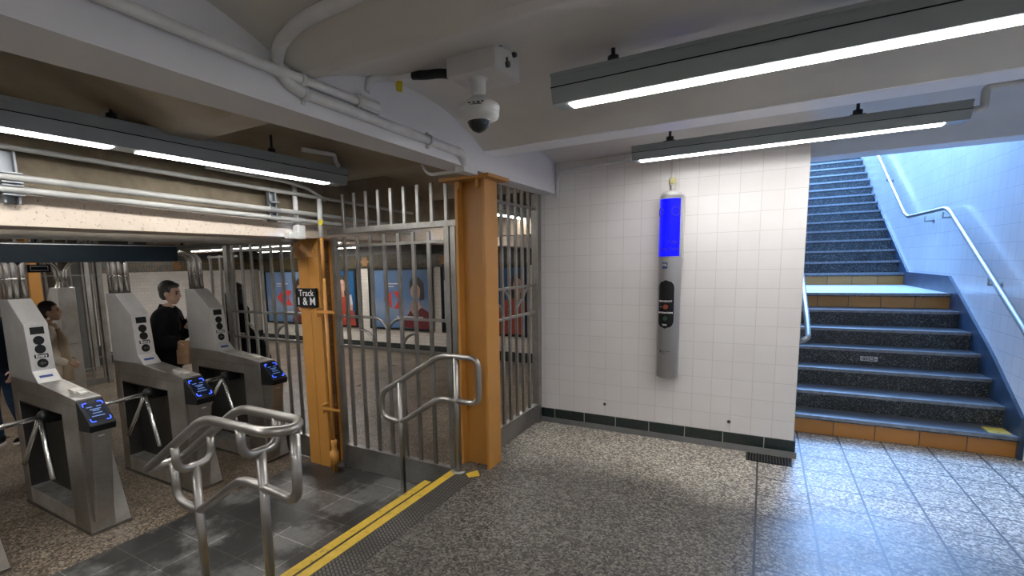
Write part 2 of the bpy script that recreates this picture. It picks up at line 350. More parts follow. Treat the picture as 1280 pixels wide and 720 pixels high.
# ------------------------------------------------------------------ camera
f_, ro, pt, yw, cx, cy = 619.62, .02478, .1265, -.5400, 583.55, 408.62
fwd = Vector((sin(yw) * cos(pt), cos(yw) * cos(pt), -sin(pt))); right = Vector((cos(yw), -sin(yw), 0)); down = fwd.cross(right)
r2 = cos(ro) * right + sin(ro) * down; d2 = -sin(ro) * right + cos(ro) * down
cam = bpy.data.cameras.new('camera'); co_ = bpy.data.objects.new('camera', cam); COL.objects.link(co_)
m = Matrix.Identity(4)
for i in range(3): m[i][0], m[i][1], m[i][2] = r2[i], -d2[i], -fwd[i]
m[0][3], m[1][3], m[2][3] = 0, 0, 1.6
co_.matrix_world = m; cam.sensor_width = 36; cam.lens = 36 * f_ / 1280
cam.shift_x = (640 - cx) / 1280; cam.shift_y = (cy - 360) / 1280; cam.clip_start = 0.02
scene.camera = co_

# ------------------------------------------------------------------ the setting
XR = 1.78
S('floor', MB().box(-1.80, -2.6, -0.45, XR + .1, 5.6, 0).box(-2.045, 3.10, -0.45, -1.80, 4.60, 0), 'floor')
S('floor_lower', MB().box(-15.2, -2.6, -0.5, -1.3, 9.6, LOW), 'floor_low')
S('floor_slate', MB().box(-3.87, -2.6, LOW - 0.02, -2.06, 3.62, LOW + 0.002), 'slate')
# step between the two levels
st = thing('platform_step', 'low dark step with yellow edge strips running down beside the handrails', 'step', (-2.03, 0, LOW))
MB().box(0.0, -2.6, -0.1, 0.229, 3.10, 0.331).build('landing_edge', 'plate', st)
MB().box(-0.30, -2.6, -0.1, 0.0, 3.17, 0.165).build('tread', 'step_dark', st)
y1 = MB().box(0.0, -2.6, 0.325, 0.058, 3.115, 0.3335).box(-0.004, -2.6, 0.295, 0.0, 3.115, 0.3335).build('yellow_strip', 'yellow', st)
y2 = MB().box(-0.30, -2.6, 0.16, -0.235, 3.15, 0.168).build('yellow_strip', 'yellow', st)
tag(MB().prism([(-1.90, 3.10), (-1.845, 3.05), (-1.785, 3.115), (-1.85, 3.195)], 'Z', 0, 0.0035).build('yellow_patch', 'yellow'),
    'faded yellow paint patch on the floor at the foot of the front orange column', 'paint patch')

# ceiling vaults run across, between narrow beams
def vault_profile(bands, half, y0, y1, spring=2.385, rise=0.175):
    P = [];
    for k in range(len(bands) - 1):
        a = bands[k] + half[k]; c = bands[k + 1] - half[k + 1]
        P += [(bands[k] - half[k], spring)]
        for i in range(17):
            y = a + (c - a) * i / 16; mm = (a + c) / 2; h = (c - a) / 2
            P.append((y, spring + rise * (1 - ((y - mm) / h) ** 2)))
    P.append((bands[-1] - half[-1], spring)); P.append((bands[-1] + half[-1], spring))
    return P
def vault(name, mat, x0, x1, bands, half, ymax=None):
    P = vault_profile(bands, half, 0, 0); bm = bmesh.new(); prev = None
    if ymax is not None: P = [p for p in P if p[0] <= ymax]
    for (y, z) in P:
        cur = (bm.verts.new((x0, y, z)), bm.verts.new((x1, y, z)))
        if prev:
            f = bm.faces.new((prev[0], prev[1], cur[1], cur[0])); f.smooth = abs(z - pz) > 1e-6
        prev = cur; pz = z
    # back skin so the ceiling is a closed slab
    y0, y1 = P[0][0], P[-1][0]
    a = [bm.verts.new((x, y, 2.75)) for x, y in ((x0, y0), (x1, y0), (x1, y1), (x0, y1))]; bm.faces.new(a)
    me = bpy.data.meshes.new(name); bm.to_mesh(me); bm.free(); return link(name, me, mat, None, 0, 'structure')
BANDS = [-3.83, -2.1, -0.3, 1.525, 3.28, 5.10]; HALF = [.1, .1, .1, .03, .1, .12]
vault('ceiling', 'ceiling', -1.80, XR + .1, BANDS, HALF)
for i, (yb, hb_) in enumerate(((3.28, .1), (5.10, .12), (-.3, .1))):
    S('beam.%03d' % (10 + i), MB().box(-1.80, yb - hb_, 2.379, XR, yb + hb_, 2.387), 'flange')
vault('ceiling.001', 'ceiling_old', -3.6, -1.80, [-3.6, -1.8, 0.0, 1.78, 3.4, 5.1, 6.9, 8.6, 10.3], [.1] * 9)
vault('ceiling.002', 'ceiling_old', -15.2, -3.7, [-3.6, -1.8, 0.0, 1.78, 3.4, 5.1, 6.9, 8.6, 10.3], [.1] * 9)
# beam above the front column, running to the tiled wall
bb = MB(); bm = bb.bm
ring = []
for (y, xa, xb) in ((-2.6, -1.89, -1.60), (0.5, -1.90, -1.637), (2.0, -1.895, -1.70), (3.2, -1.89, -1.735), (4.95, -1.87, -1.728)):
    ring.append([bm.verts.new(p) for p in ((xa, y, 2.237), (xb, y, 2.237), (xb, y, 2.7), (xa, y, 2.7))])
for a, c in zip(ring, ring[1:]):
    for k in range(4): bm.faces.new((a[k], a[(k + 1) % 4], c[(k + 1) % 4], c[k]))
bm.faces.new(ring[0]); bm.faces.new(ring[-1][::-1])
S('beam', bb, 'beam')
S('beam.001', MB().box(-3.80, -2.6, 1.865, -3.50, 9.5, 2.06), 'cream')
S('beam.004', MB().box(-3.76, -2.6, 2.06, -3.56, 9.5, 2.72), 'cream_shaded')
S('beam.002', MB().box(-12.5, 6.3, 1.98, -3.8, 6.5, 2.7), 'cream')
S('beam.003', MB().box(-3.5, 6.3, 1.98, -1.5, 6.5, 2.7), 'cream_shaded')
# white tiled wall with the help point
wl = S('wall_front', MB().box(-1.93, 4.59, -0.5, 0.262, 4.95, 2.62), 'tileXZ')
S('wall_inner', MB().box(-1.93, 4.95, -0.5, -1.5, 9.6, 2.7), 'tileFarY')
S('baseboard_front', MB().box(-1.90, 4.578, 0.03, 0.270, 4.60, 0.135).box(0.262, 4.578, 0.03, 0.275, 4.96, 0.135), 'base_dark', 0.003)
S('trim_1', MB().prism([(4.555, 0.0), (4.60, 0.0), (4.60, 0.045), (4.572, 0.045)], 'X', -1.90, 0.285), 'base_grey')
S('wall_right', MB().box(XR, -2.6, -0.45, XR + .15, 5.33, 2.62), 'tileYZ')
S('baseboard_right', MB().box(XR - .012, -2.6, 0, XR + .01, 5.2, 0.12), 'base_plain', 0.003)
S('wall_back', MB().box(-15.2, -2.75, -0.5, XR + .15, -2.6, 2.75), 'tileXZ')
# header of the stair opening
S('trim_2', MB().box(-1.0, 5.2, 2.385, XR + .1, 5.24, 3.0), 'beam')
# far side of the station
FY = 8.70
S('wall_far', MB().box(-11.72, FY, -0.5, -1.5, FY + .12, 1.55).box(-12.5, 9.3, -0.5, -11.6, 9.42, 1.55), 'tileFarX')
S('trim_3', MB().box(-11.72, FY - .015, 1.55, -1.5, FY + .12, 1.85), 'friezeX')
S('trim_4', MB().box(-12.6, FY + .02, 1.85, -1.5, FY + .14, 2.75), 'doorgrey')
S('baseboard_far', MB().box(-11.73, FY - .03, LOW, -1.5, FY + .02, LOW + 0.19), 'base_plain')
S('wall_left', MB().box(-12.7, 5.0, -0.5, -12.5, 9.42, 1.59), 'tileFarY')
S('trim_5', MB().box(-12.7, 5.0, 1.59, -12.485, 9.42, 1.86), 'friezeY')
S('trim_6', MB().box(-12.72, 5.0, 1.86, -12.52, 9.42, 2.75), 'doorgrey')
S('baseboard_left', MB().box(-12.52, 4.98, LOW, -12.47, 9.3, LOW + 0.17), 'base_plain')
S('wall_left_recess', MB().box(-14.6, -2.6, -0.5, -14.45, 5.2, 2.75), 'pinkwall')
S('wall_left_return', MB().box(-14.6, 5.0, -0.5, -12.5, 5.1, 2.75), 'tileFarX')
S('wall_fascia', MB().box(-12.6, 9.42, -0.5, -1.3, 9.6, 2.75), 'doorgrey')
# orange star medallions in the frieze
def star(y_is, c, r, parent_label, grp):
    mb = MB(); poly = []
    for k in range(12):
        a = k * pi / 6; rr = r if k % 2 == 0 else r * 0.62; poly.append((rr * cos(a), rr * sin(a)))
    if y_is: mb.prism([(c[0] + p[0], c[2] + p[1]) for p in poly], 'Y', c[1] - .012, c[1])
    else: mb.prism([(c[1] + p[0], c[2] + p[1]) for p in poly], 'X', c[0], c[0] + .012)
    tag(mb.build('frieze_medallion', 'medallion'), parent_label, 'medallion', grp)
star(False, (-12.485, 6.95, 1.72), 0.12, 'orange star medallion in the mosaic frieze behind the man in black', 'frieze medallions')
for x, w in ((-9.35, 'left end of the gate'), (-7.9, 'gate, left of the middle poster'), (-5.75, 'gate by the front column')):
    star(True, (x, FY - .015, 1.70), 0.13, 'orange star medallion in the dark frieze seen through the ' + w, 'frieze medallions')

# ------------------------------------------------------------------ staircase (slightly turned)
RZ = 0.02; PIV = (1.75, 5.33, 0)
stair = thing('staircase', 'granite staircase with orange first risers climbing to daylight beside white tiled wall', 'staircase', PIV, RZ)
ys = [-0.02, .255, .56, .848, 1.113, 1.458, 1.76]; zs = [.16 + .1655 * i for i in range(7)]
yu = [3.675 + .30 * i for i in range(18)]; zu = [zs[-1] + .166 * (i + 1) for i in range(18)]
allst = list(zip(ys, zs)) + list(zip(yu, zu)); XL = -1.52
prevz = 0.0
for i, (y, z) in enumerate(allst):
    ny = allst[i + 1][0] if i + 1 < len(allst) else y + 0.3
    orange = i in (0, 6, 7)
    sp_ = MB().box(XL, y + .02, prevz - (.12 if i else .0), 0, ny + .06, z).build('step', 'granite' if not orange else 'orange_tile', stair)
    MB().box(XL, y + .008, z - .028, 0.0, y + .03, z - .002).build('tread_edge', 'granite', sp_)
    MB().box(XL, y, z - .012, 0.0, ny + .025, z + .010).build('tread', 'tread_daylit' if i == 6 else 'tread', sp_)
    MB().box(XL, y - .004, z - .016, 0.0, y + .045, z + .0125).build('nosing', 'nosing', sp_)
    prevz = z
MB().box(-0.16, .03, zs[0] + .009, -0.03, .2, zs[0] + .0135).build('yellow_corner_mark', 'yellow', stair)
MB().box(-0.87, ys[3] + .009, zs[2] + .055, -0.735, ys[3] + .0195, zs[2] + .1).build('number_plate', 'help_cap', stair)
lettering([('-S1C5-', 0.043, (-0.803, ys[3] + .0082, zs[2] + .077), (1, 0, 0), (0, 0, 1), 0.001)], 'black', stair)
# stair skirt
sk = MB()
sk.prism([(-0.05, 0), (1.95, 0.0), (5.0, 0.9), (9.3, 3.2), (9.3, 4.15), (8.15, 3.60), (3.55, 1.345), (1.9, 1.345), (0.65, 0.72), (-0.02, 0.325), (-0.05, 0.2)], 'X', -0.012, 0.03)
o = S('trim_7', sk, 'skirt'); o.location = PIV; o.rotation_euler.z = RZ
o = S('wall_stair_right', MB().box(0.012, -0.06, -0.4, 0.2, 9.6, 5.3), 'tileYZ'); o.location = PIV; o.rotation_euler.z = RZ
o = S('wall_stair_left', MB().box(XL - .17, -0.42, -0.4, XL, 9.6, 4.4), 'tileYZ'); o.location = PIV; o.rotation_euler.z = RZ
o = S('added_stair_roof', MB().prism([(-.09, 3.0), (0.9, 3.1), (0.9, 3.25), (-.09, 3.15)], 'X', XL - .17, .2), 'beam'); o.location = PIV; o.rotation_euler.z = RZ  # unseen short roof, added and cut to shape daylight on the stairs
# outer closing of the building above the low hall
S('wall_outer', MB().box(-1.93, 5.25, 2.62, 0.262, 9.7, 2.75), 'beam')

# ------------------------------------------------------------------ orange columns
def h_column(loc, height, label, cap=True):
    c = thing('steel_column', label, 'column', loc)
    MB().box(0.235, 0, 0, 0.26, 0.20, height).build('flange', 'orange', c, 0.004)
    MB().box(0, 0, 0, 0.025, 0.20, height).build('flange', 'orange', c, 0.004)
    MB().box(0.02, 0.075, 0, 0.24, 0.125, height).build('web', 'orange', c)
    MB().box(-0.09, -0.07, height - .014, 0.33, 0.27, height + .012).build('cap_plate', 'orange', c, 0.003)
    g = MB()
    for x in (0.045, 0.205): g.prism([(x - .012, height), (x + .012, height), (x + .012, height - .06), (x, height - .075), (x - .012, height - .06)], 'Y', -0.02, 0.02)
    g.build('cap_bracket', 'orange', c)
    return c
h_column((-2.03, 3.25, 0), 2.225, 'front orange steel H column under the pale beam, beside the short handrail')
c = thing('steel_column', 'rear orange riveted column carrying the white on black track sign', 'column', (-3.81, 3.26, LOW))
H2 = 1.865 - LOW
MB().box(0, 0, 0, 0.138, 0.03, H2).box(0.144, 0, 0, 0.275, 0.03, H2).box(0.137, 0.008, 0, 0.145, 0.03, H2).build('front_plate', 'orange', c, 0.003)
MB().box(0, 0.17, 0, 0.275, 0.2, H2).build('rear_plate', 'orange', c)
MB().box(0.02, 0.03, 0, 0.24, 0.17, H2).build('web', 'orange_shaded', c)
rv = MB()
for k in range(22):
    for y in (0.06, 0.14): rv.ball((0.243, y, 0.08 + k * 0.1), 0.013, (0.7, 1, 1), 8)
rv.build('rivet_rows', 'orange_shaded', c)
MB().box(-0.035, -0.014, H2 - .17, 0.29, 0.0, H2).box(-0.05, -.02, H2 - .012, 0.32, 0.23, H2 + .001).build('gusset_plate', 'orange', c, 0.003)
rv = MB()
for x, z in ((0.05, .05), (0.05, .12), (0.22, .05), (0.22, .12)): rv.ball((x, -0.014, H2 - z), 0.013, (1, .6, 1), 8)
rv.build('gusset_bolts', 'orange', c)
sg = thing('track_sign', 'small black sign with white writing hanging on the rear orange column', 'sign', (-3.68, 3.235, 1.32))
MB().box(-0.145, -0.012, -0.09, 0.13, 0.012, 0.09).build('sign_panel', 'black', sg, 0.004)
lettering([('Track', 0.085, (-0.0, -0.0135, 0.043), (1, 0, 0), (0, 0, 1)), ('1 & M', 0.102, (-0.005, -0.0135, -0.035), (1, 0, 0), (0, 0, 1), 0.001)], 'white', sg)
# orange conduit up the corner of the rear column
cd = thing('column_conduit', 'orange painted conduit with a fitting at its foot on the rear orange column', 'conduit', (-3.41, 3.20, LOW))
MB().tube([(0.0, 0, 0.02), (0.0, 0, 1.83)], 0.017).tube([(0, 0, 1.83), (0, 0, H2 + .0)], 0.0175).build('pipe', 'orange', cd)
MB().lathe([(0.022, 0), (0.022, .08), (0.042, .09), (0.042, .20), (0.026, .22), (0.026, .26), (0.03, .27), (0.03, .31), (0.02, .32)], seg=14).build('fitting', 'orange', cd)
for z in (0.62, 1.53):
    MB().box(-0.12, -0.025, z - .012, 0.13, -0.017, z + .012).box(-0.12, -0.03, z - .05, -0.085, 0.06, z + .03).build('pipe_strap', 'orange', cd)
tag(MB().tube([(-3.41, 3.20, 1.866), (-3.41, 3.20, 2.2)], 0.022).build('upper_conduit', 'conduit'), 'pale conduit rising above the orange pipe on the rear column', 'conduit')
tag(MB().disc((-3.385, 3.178, 1.995), 0.026, 'Y', 0.004).build('conduit_tag', 'tag'), 'round yellow tag on the pale conduit above the rear orange column', 'tag')

# ------------------------------------------------------------------ fences
def arc(cx_, cz_, r, a0, a1, n=10): return [(cx_ + r * cos(a0 + (a1 - a0) * k / n), 0, cz_ + r * sin(a0 + (a1 - a0) * k / n)) for k in range(n + 1)]
def fence(label, loc, rz, bars, posts, ztop, rails, sill, top_rail=None, name='steel_fence', cat='fence', scroll=None, bw=0.016, grp=None):
    f = thing(name, label, cat, loc, rz, grp)
    for x, w, z1 in posts: MB().box(x - w / 2, -w / 2, 0, x + w / 2, w / 2, z1).build('post', 'fence', f, 0.003)
    for x in bars: MB().box(x - bw, -bw * .7, sill[0], x + bw, bw * .7, ztop).build('bar', 'fence', f, 0.002)
    for x0, x1, z in rails: MB().box(x0, -0.011, z - .011, x1, 0.011, z + .011).build('rail', 'fence', f)
    for x0, x1 in sill[1]: MB().box(x0, -0.012, sill[2], x1, 0.012, sill[0] + .01).box(x0, -.03, sill[0], x1, .03, sill[0] + .012).build('kick_plate', 'sill', f)
    if top_rail: MB().box(top_rail[0], -0.03, top_rail[2], top_rail[1], 0.03, top_rail[3]).build('top_rail', 'fence', f, 0.004)
    for pts in (scroll or []): MB().tube(pts, 0.013, 8).build('scroll', 'fence', f)
    return f
r1, r2_, r3 = 1.475, 1.20, 2.115       # rail heights above the low floor
def scrolls(b, xa, xb):
    out = []
    k = len(b) // 2
    w = b[k] - b[k - 1]
    out.append(arc(b[k - 2], r1 - w * 1.0, w * 1.0, pi / 2, 0)); out.append(arc(b[k + 1], r1 - w, w, pi / 2, pi))
    out.append(arc(b[0], r2_, w * 1.0, pi / 2, 0)); out.append(arc(b[-1], r2_, w * 1.0, pi / 2, pi))
    return out
gb = [0.125 + .155 * i for i in range(7)]
gx0, gx1 = 0, 1.24
fence('barred steel gate between the two orange columns, behind the short handrail', (-3.405, 3.35, LOW), 0, gb, [(0, .05, 2.2), (1.24, .05, 2.24), (1.30, .05, 2.24)], 2.2,
      [(0, gb[2], r1), (gb[4], 1.24, r1), (0, 1.24, r2_), (0, 1.24, r3)], (0.225, [(0.02, 1.3)], 0.012), (-0.06, 1.37, 2.225, 2.275), 'steel_gate', 'gate',
      [arc(gb[2], r1 - .155, .155, pi / 2, 0), arc(gb[4], r1 - .155, .155, pi / 2, pi), arc(gb[1], r2_, .155, pi / 2, 0), arc(gb[5], r2_, .155, pi / 2, pi)])
ub = [0.13 + .138 * i for i in range(9)]
ug = thing('bar_grille', 'row of short upright steel bars standing on the top rail of the gate', 'grille', (-3.405, 3.35, 1.945))
for x in ub: MB().box(x - .014, -.011, 0, x + .014, .011, 0.30).build('bar', 'fence', ug, 0.002)
rb = [0.16 + .138 * i for i in range(6)]
fence('narrow steel bar fence between the front orange column and the white tiled wall', (-1.9, 3.47, 0), pi / 2, rb, [(1.04, .07, 2.237)], 2.237,
      [(0, 1.06, 1.38), (0, 1.06, 1.12), (0, 1.06, 2.10)], (0.185, [(0.0, 1.06)], 0.01), None, 'steel_fence', 'fence',
      [arc(rb[0], 1.12, .14, pi / 2, 0), arc(rb[3] + .14, 1.12, .14, pi / 2, pi), arc(rb[1] - .02, 1.22, .15, pi / 2, 0), arc(rb[5], 1.22, .14, pi / 2, pi)])
lb = [0.16 + .158 * i for i in range(7)]
fence('steel bar fence left of the rear orange column, behind the farthest turnstile', (-3.83, 3.35, LOW), pi, lb, [(1.19, .07, 2.19)], 2.19,
      [(0, 1.19, r1), (0, 1.19, r2_), (0, 1.19, 2.13)], (0.225, [(0.0, 1.19)], 0.012), None, 'steel_fence', 'fence',
      [arc(lb[1], r2_, .155, pi / 2, 0), arc(lb[5], r2_, .155, pi / 2, pi)])
fb = [0.08 + .19 * i for i in range(3)]
fence('short stretch of lower steel bars beyond the fence post by the farthest turnstile', (-5.12, 3.5, LOW), pi, fb, [], 2.10, [(-.06, .5, 2.08), (-.06, .5, r2_)], (0.225, [(-.06, .5)], 0.012))

# ------------------------------------------------------------------ handrails
def post_base(x, y, z): return [(0.055, z), (0.055, z + .008), (0.03, z + .014)]
hr = thing('handrail', 'single looped steel handrail standing in front of the gate by the front orange column', 'handrail', (-2.0, 3.11, 0))
R = 0.022
loop = fillet([(-0.14, 0, .566), (-0.50, 0, .345), (-0.60, 0, .30), (-0.70, 0, .335), (-0.705, 0, .55), (-0.11, 0, .904), (0.235, 0, .904), (0.235, 0, .565), (-0.14, 0, .566)], 0.09)
loop = fillet([(0.03, 0, .566), (-0.135, 0, .566), (-0.515, 0, .315), (-0.715, 0, .345), (-0.715, 0, .545), (-0.11, 0, .906), (0.225, 0, .906), (0.225, 0, .562), (0.03, 0, .566)], 0.075)
MB().tube(loop, R, 12).build('rail_loop', 'rail', hr)
p = MB().tube([(0.028, 0, 0.0), (0.028, 0, .90)], R).build('post', 'rail', hr); MB().lathe([(0.055, 0.0), (0.055, .008), (0.03, .014), (0.02, .015)], (0.028, 0, 0)).build('base_flange', 'rail', p)
p = MB().tube([(-0.522, 0, LOW), (-0.522, 0, .655)], R).build('post', 'rail', hr); MB().lathe([(0.05, 0.0), (0.05, .008), (0.03, .014), (0.02, .015)], (-0.522, 0, LOW + .003)).build('base_flange', 'rail', p)

hr = thing('handrail', 'double steel handrail with U shaped brackets in the foreground beside the turnstiles', 'handrail', (-1.972, 1.40, 0))
R = 0.023; G = 0.095
top = fillet([(-0.84, -G, .545), (-0.275, -G, .905), (0.17, -G, .905), (0.255, 0, .905), (0.17, G, .905), (-0.275, G, .905), (-0.84, G, .545)], 0.085)
MB().tube(top, R, 14).build('top_rail', 'rail', hr)
MB().tube(fillet([(-0.84, -G, .545), (-0.885, 0, .52), (-0.84, G, .545)], 0.06), R, 14).build('rail_end', 'rail', hr)
low = fillet([(-0.76, 0, .555), (-0.76, 0, .35), (-0.555, 0, .325), (-0.165, 0, .59), (0.01, 0, .585), (0.235, 0, .565), (0.245, 0, .89)], 0.075)
MB().tube(low, R, 14).build('lower_rail', 'rail', hr)
for x, zt, zb in ((0.0, .905, 0.0), (-0.553, .728, LOW)):
    u = fillet([(x, -G, zt), (x, -G, zt - .145), (x, G, zt - .145), (x, G, zt)], 0.09)
    MB().tube(u, R * .92, 14).build('u_bracket', 'rail', hr)
    p = MB().tube([(x, 0, zb), (x, 0, zt - .14)], R).build('post', 'rail', hr)
    MB().lathe([(0.055, 0.0), (0.055, .008), (0.03, .014), (0.02, .015)], (x, 0, zb + (0.003 if zb else 0))).build('base_flange', 'rail', p)

# wall handrails in the stairwell
wh = thing('wall_handrail', 'steel handrail bent along the right stairwell wall above the landing', 'handrail', (1.68, 5.25, 0))
def rp(y, z): return (-0.02 * (y - 5.3), y - 5.25, z)
MB().tube(fillet([rp(4.6, .62), rp(5.254, 1.019), rp(7.15, 2.03), rp(7.3, 2.065), rp(8.75, 2.075), rp(8.95, 2.13), rp(14.2, 5.0)], 0.06), 0.021, 12).build('rail', 'rail', wh)
for (y, z) in ((5.98, 1.37), (7.35, 2.03), (8.0, 2.03), (10.2, 2.78)):
    x0 = -0.02 * (y - 5.3)
    MB().tube([(x0, y - 5.25, z), (x0, y - 5.25, z - .06), (x0 + .085, y - 5.25, z - .06)], 0.011, 8).disc((x0 + .085, y - 5.25, z - .06), 0.03, 'X', .01).build('wall_bracket', 'rail', wh)
wh = thing('wall_handrail', 'short steel handrail end peeking round the white wall at the left of the stairs', 'handrail', (0.31, 5.0, 0))
MB().tube(fillet([(0.0, .95, 1.50), (0.02, .0, 1.05), (0.02, -.22, .94), (-0.045, -.22, .91)], 0.05), 0.021, 12).build('rail', 'rail', wh)
MB().tube([(0.0, .3, 1.17), (-0.055, .3, 1.14)], 0.011, 8).build('wall_bracket', 'rail', wh)

# ------------------------------------------------------------------ turnstiles
def make_turnstile():
    T = thing('turnstile', '', 'turnstile', (0, 0, 0))
    W = 0.165; L = -1.165
    b = MB()
    top = lambda x: 1.03 + (0.07) * (x / -0.68) if x > -0.68 else 1.10
    b.prism([(0, 0), (0, 1.03), (-0.68, 1.10), (L, 1.10), (L, 0)], 'Y', 0.135, W)            # back sheet
    b.prism([(0, 0), (0, 1.03), (-0.255, top(-.255)), (-0.255, 0)], 'Y', 0.0, 0.136)           # near jamb
    b.prism([(-1.05, 0), (-1.05, 1.10), (L, 1.10), (L, 0)], 'Y', 0.0, 0.136)                    # far jamb
    b.prism([(-0.255, .895), (-0.255, top(-.255)), (-0.68, 1.10), (-1.05, 1.10), (-1.05, .905)], 'Y', 0.0, 0.136)
    b.build('cabinet', 'steel', T, 0.004)
    MB().prism([(-0.25, 0.0), (-0.25, .145), (-1.055, .155), (-1.055, 0)], 'Y', 0.0, 0.137).build('sill', 'steel_light', T, 0.003)
    MB().prism([(W - .002, 0.0), (0.27, 0.0), (0.268, .03), (W + .004, .80), (W - .002, .80)], 'X', L, 0.0).build('side_skirt', 'steel_light', T, 0.002)
    MB().box(L - .004, -.006, 0.0, 0.008, 0.276, 0.022).build('base_plate', 'steel_dark', T, 0.002)
    MB().box(-1.05, -.0015, .985, -0.0, 0.002, .989).box(-0.003, -.001, .985, .0015, W, .989).build('seam', 'steel_dark', T)
    # front wedge and card reader
    MB().prism([(0, .865), (0.155, .835), (0.03, 0.10), (0, 0.10)], 'Y', 0.022, 0.15).build('front_panel', 'steel', T, 0.012)
    rd = MB().prism([(0.002, 1.018), (0.018, 1.022), (0.195, .865), (0.185, .815), (0.0, .80)], 'Y', 0.0, W).build('card_reader', 'black', T, 0.010)
    n = Vector((0.157, 0, 0.177)).normalized(); up = Vector((-0.177, 0, 0.157)).normalized(); c0 = Vector((0.1065, W / 2, 0.9435))
    sc = MB().box(-0.058, -0.075, 0.0005, 0.058, 0.075, 0.0025); sc.xf(frame_mat(c0, (0, 1, 0), up)); sc.build('screen', 'screen', rd)
    cm = MB()
    for sx in (-1, 1):
        for sy in (-1, 1):
            x, y = sx * .062, sy * .086
            cm.tube(fillet([(x - sx * .028, y, .003), (x, y, .003), (x, y - sy * .028, .003)], .02, 4), 0.003, 6)
    cm.xf(frame_mat(c0, (0, 1, 0), up)); cm.build('corner_lights', 'led_blue', rd)
    tx = MB()
    for (x, y, w) in ((-.03, .045, .018), (.03, .045, .016), (0, .022, .035), (0, .008, .022), (0, -.014, .03), (-.022, -.04, .022), (.018, -.04, .02)): tx.box(x - w, y - .003, .003, x + w, y + .003, .0036)
    tx.xf(frame_mat(c0, (0, 1, 0), up)); tx.build('screen_marks', 'screen_txt', rd)
    MB().box(0.128, .06, .768, 0.146, .10, .776).build('badge', 'white', T)
    # tower
    t2 = MB().prism([(-0.60, 1.09), (-0.695, 1.175), (-0.74, 1.54), (-0.99, 1.734), (L, 1.734), (L, 1.09)], 'Y', 0.0, 0.155).build('indicator_tower', 'steel_soft', T, 0.004)
    MB().box(-1.04, .130, .16, -.26, .1345, .89).box(-1.0515, .004, .16, -1.046, .135, .90).box(-1.05, .004, .889, -.26, .135, .894).build('recess_panel', 'recess', T)
    MB().box(-1.0, 0.004, 1.7345, L + .002, .151, 1.737).build('tower_cap', 'steel_dark', t2)
    up = Vector((-0.045, 0, 0.365)).normalized(); o0 = Vector((-0.7175, .0775, 1.3575))
    fm = frame_mat(o0, (0, 1, 0), up)
    MB().box(-.045, .105, 0, .045, .162, .003).xf(fm).build('display_window', 'black', t2)
    for zz in (.055, -.015): MB().disc((0, zz, .0015), .036, 'Z', .003, 22).xf(fm).build('indicator_light', 'black', t2)
    MB().box(-.045, -.085, 0, .045, -.055, .003).xf(fm).build('name_strip', 'black', t2)
    lettering([('Entry', .034, fm @ Vector((0, -.070, .0035)), (0, 1, 0), up, .0006)], 'white', t2)
    MB().disc((0, -.128, .0015), .036, 'Z', .003, 22).xf(fm).build('indicator_light', 'black', t2)
    aw = MB().prism([(-.022, .0), (.0, .018), (.0, .007), (.022, .007), (.022, -.007), (0, -.007), (0, -.018)], 'Z', .003, .0042); aw.xf(Matrix.Translation((0, -.128, 0))); aw.xf(fm); aw.build('arrow', 'bolt', t2)
    up2 = Vector((-0.095, 0, 0.085)).normalized()
    MB().box(-.05, -.012, .001, .035, .012, .002).xf(frame_mat(Vector((-0.6475, .0775, 1.1325)), (0, 1, 0), up2)).build('notice', 'logo_blue', t2)
    # card slot on the top
    sl = MB().prism([(-0.10, 1.040), (-0.10, 1.056), (-0.16, 1.062), (-0.16, 1.046)], 'Y', 0.075, 0.125).prism([(-0.165, 1.046), (-0.165, 1.066), (-0.26, 1.074), (-0.26, 1.056)], 'Y', 0.06, 0.13)
    sl.build('card_slot', 'steel_light', T, 0.003)
    # tripod
    hub = MB().ball((-0.565, -0.012, .835), 0.048, (1.1, .8, 1)).box(-0.615, -0.0, .79, -0.515, .14, .895).build('tripod_hub', 'black', T)
    h = Vector((-0.565, -0.03, .835)); ax = Vector((0, -1, -1)).normalized()          # spindle leans out and down
    d0 = Vector((0, -.985, .04)).normalized()
    d0 = Vector((0.06, -.99, -.02)).normalized()
    for d, ln in ((d0, .45), (Vector((.50, -.10, -.84)).normalized(), .50), (Vector((-.55, -.10, -.82)).normalized(), .50)):
        MB().tube([h + d * .02, h + d * (ln - .006), h + d * ln], [.0195, .0195, .013], 14).build('arm', 'chrome', T)
    return T
def tower_pipes(T, dirs):
    """conduits rising from the tower into the overhead box; dirs: sideways bend of each"""
    z0, z1 = 1.735, 2.05
    for (x, y, d) in dirs:
        MB().tube(fillet([(x, y, z0 - .01), (x, y, z1), (x, y + d, z1 + .09)] if abs(d) < .2 else [(x, y, z0 - .01), (x, y, z1 + .05), (x, y + d, z1 + .085)], .13, 8), .025, 12).lathe([(.028, z0 + .155), (.028, z0 + .17)], (x, y, 0), 12).build('conduit', 'chrome', T)
T1 = make_turnstile()
TX = -4.187
TL = ['nearest turnstile, cut off at the lower left edge of the frame', 'second turnstile at left, in front of the woman in cream',
      'third turnstile, middle one, in front of the man in black', 'farthest turnstile, against the bar fence by the rear orange column']
Ts = []
for i, y in enumerate((0.782, 1.516, 2.285, 3.035)):
    t = T1 if i == 0 else copy_tree(T1)
    t.location = (TX, y, LOW); t['label'] = TL[i]; t['group'] = 'row of steel turnstiles'; Ts.append(t)
for i, t in enumerate(Ts):
    if i < 3: tower_pipes(t, [(-1.03, .03, -.10), (-1.11, .03, -.10), (-1.03, .075, -.05), (-1.03, .13, .10), (-1.11, .13, .10)])
    else: tower_pipes(t, [(-1.03, .05, -.21), (-1.03, .11, -.23), (-1.11, .05, -.21)])
hb = thing('overhead_box', 'long black overhead box above the turnstiles with conduits running into it', 'overhead box', (-5.275, 0, 1.70))
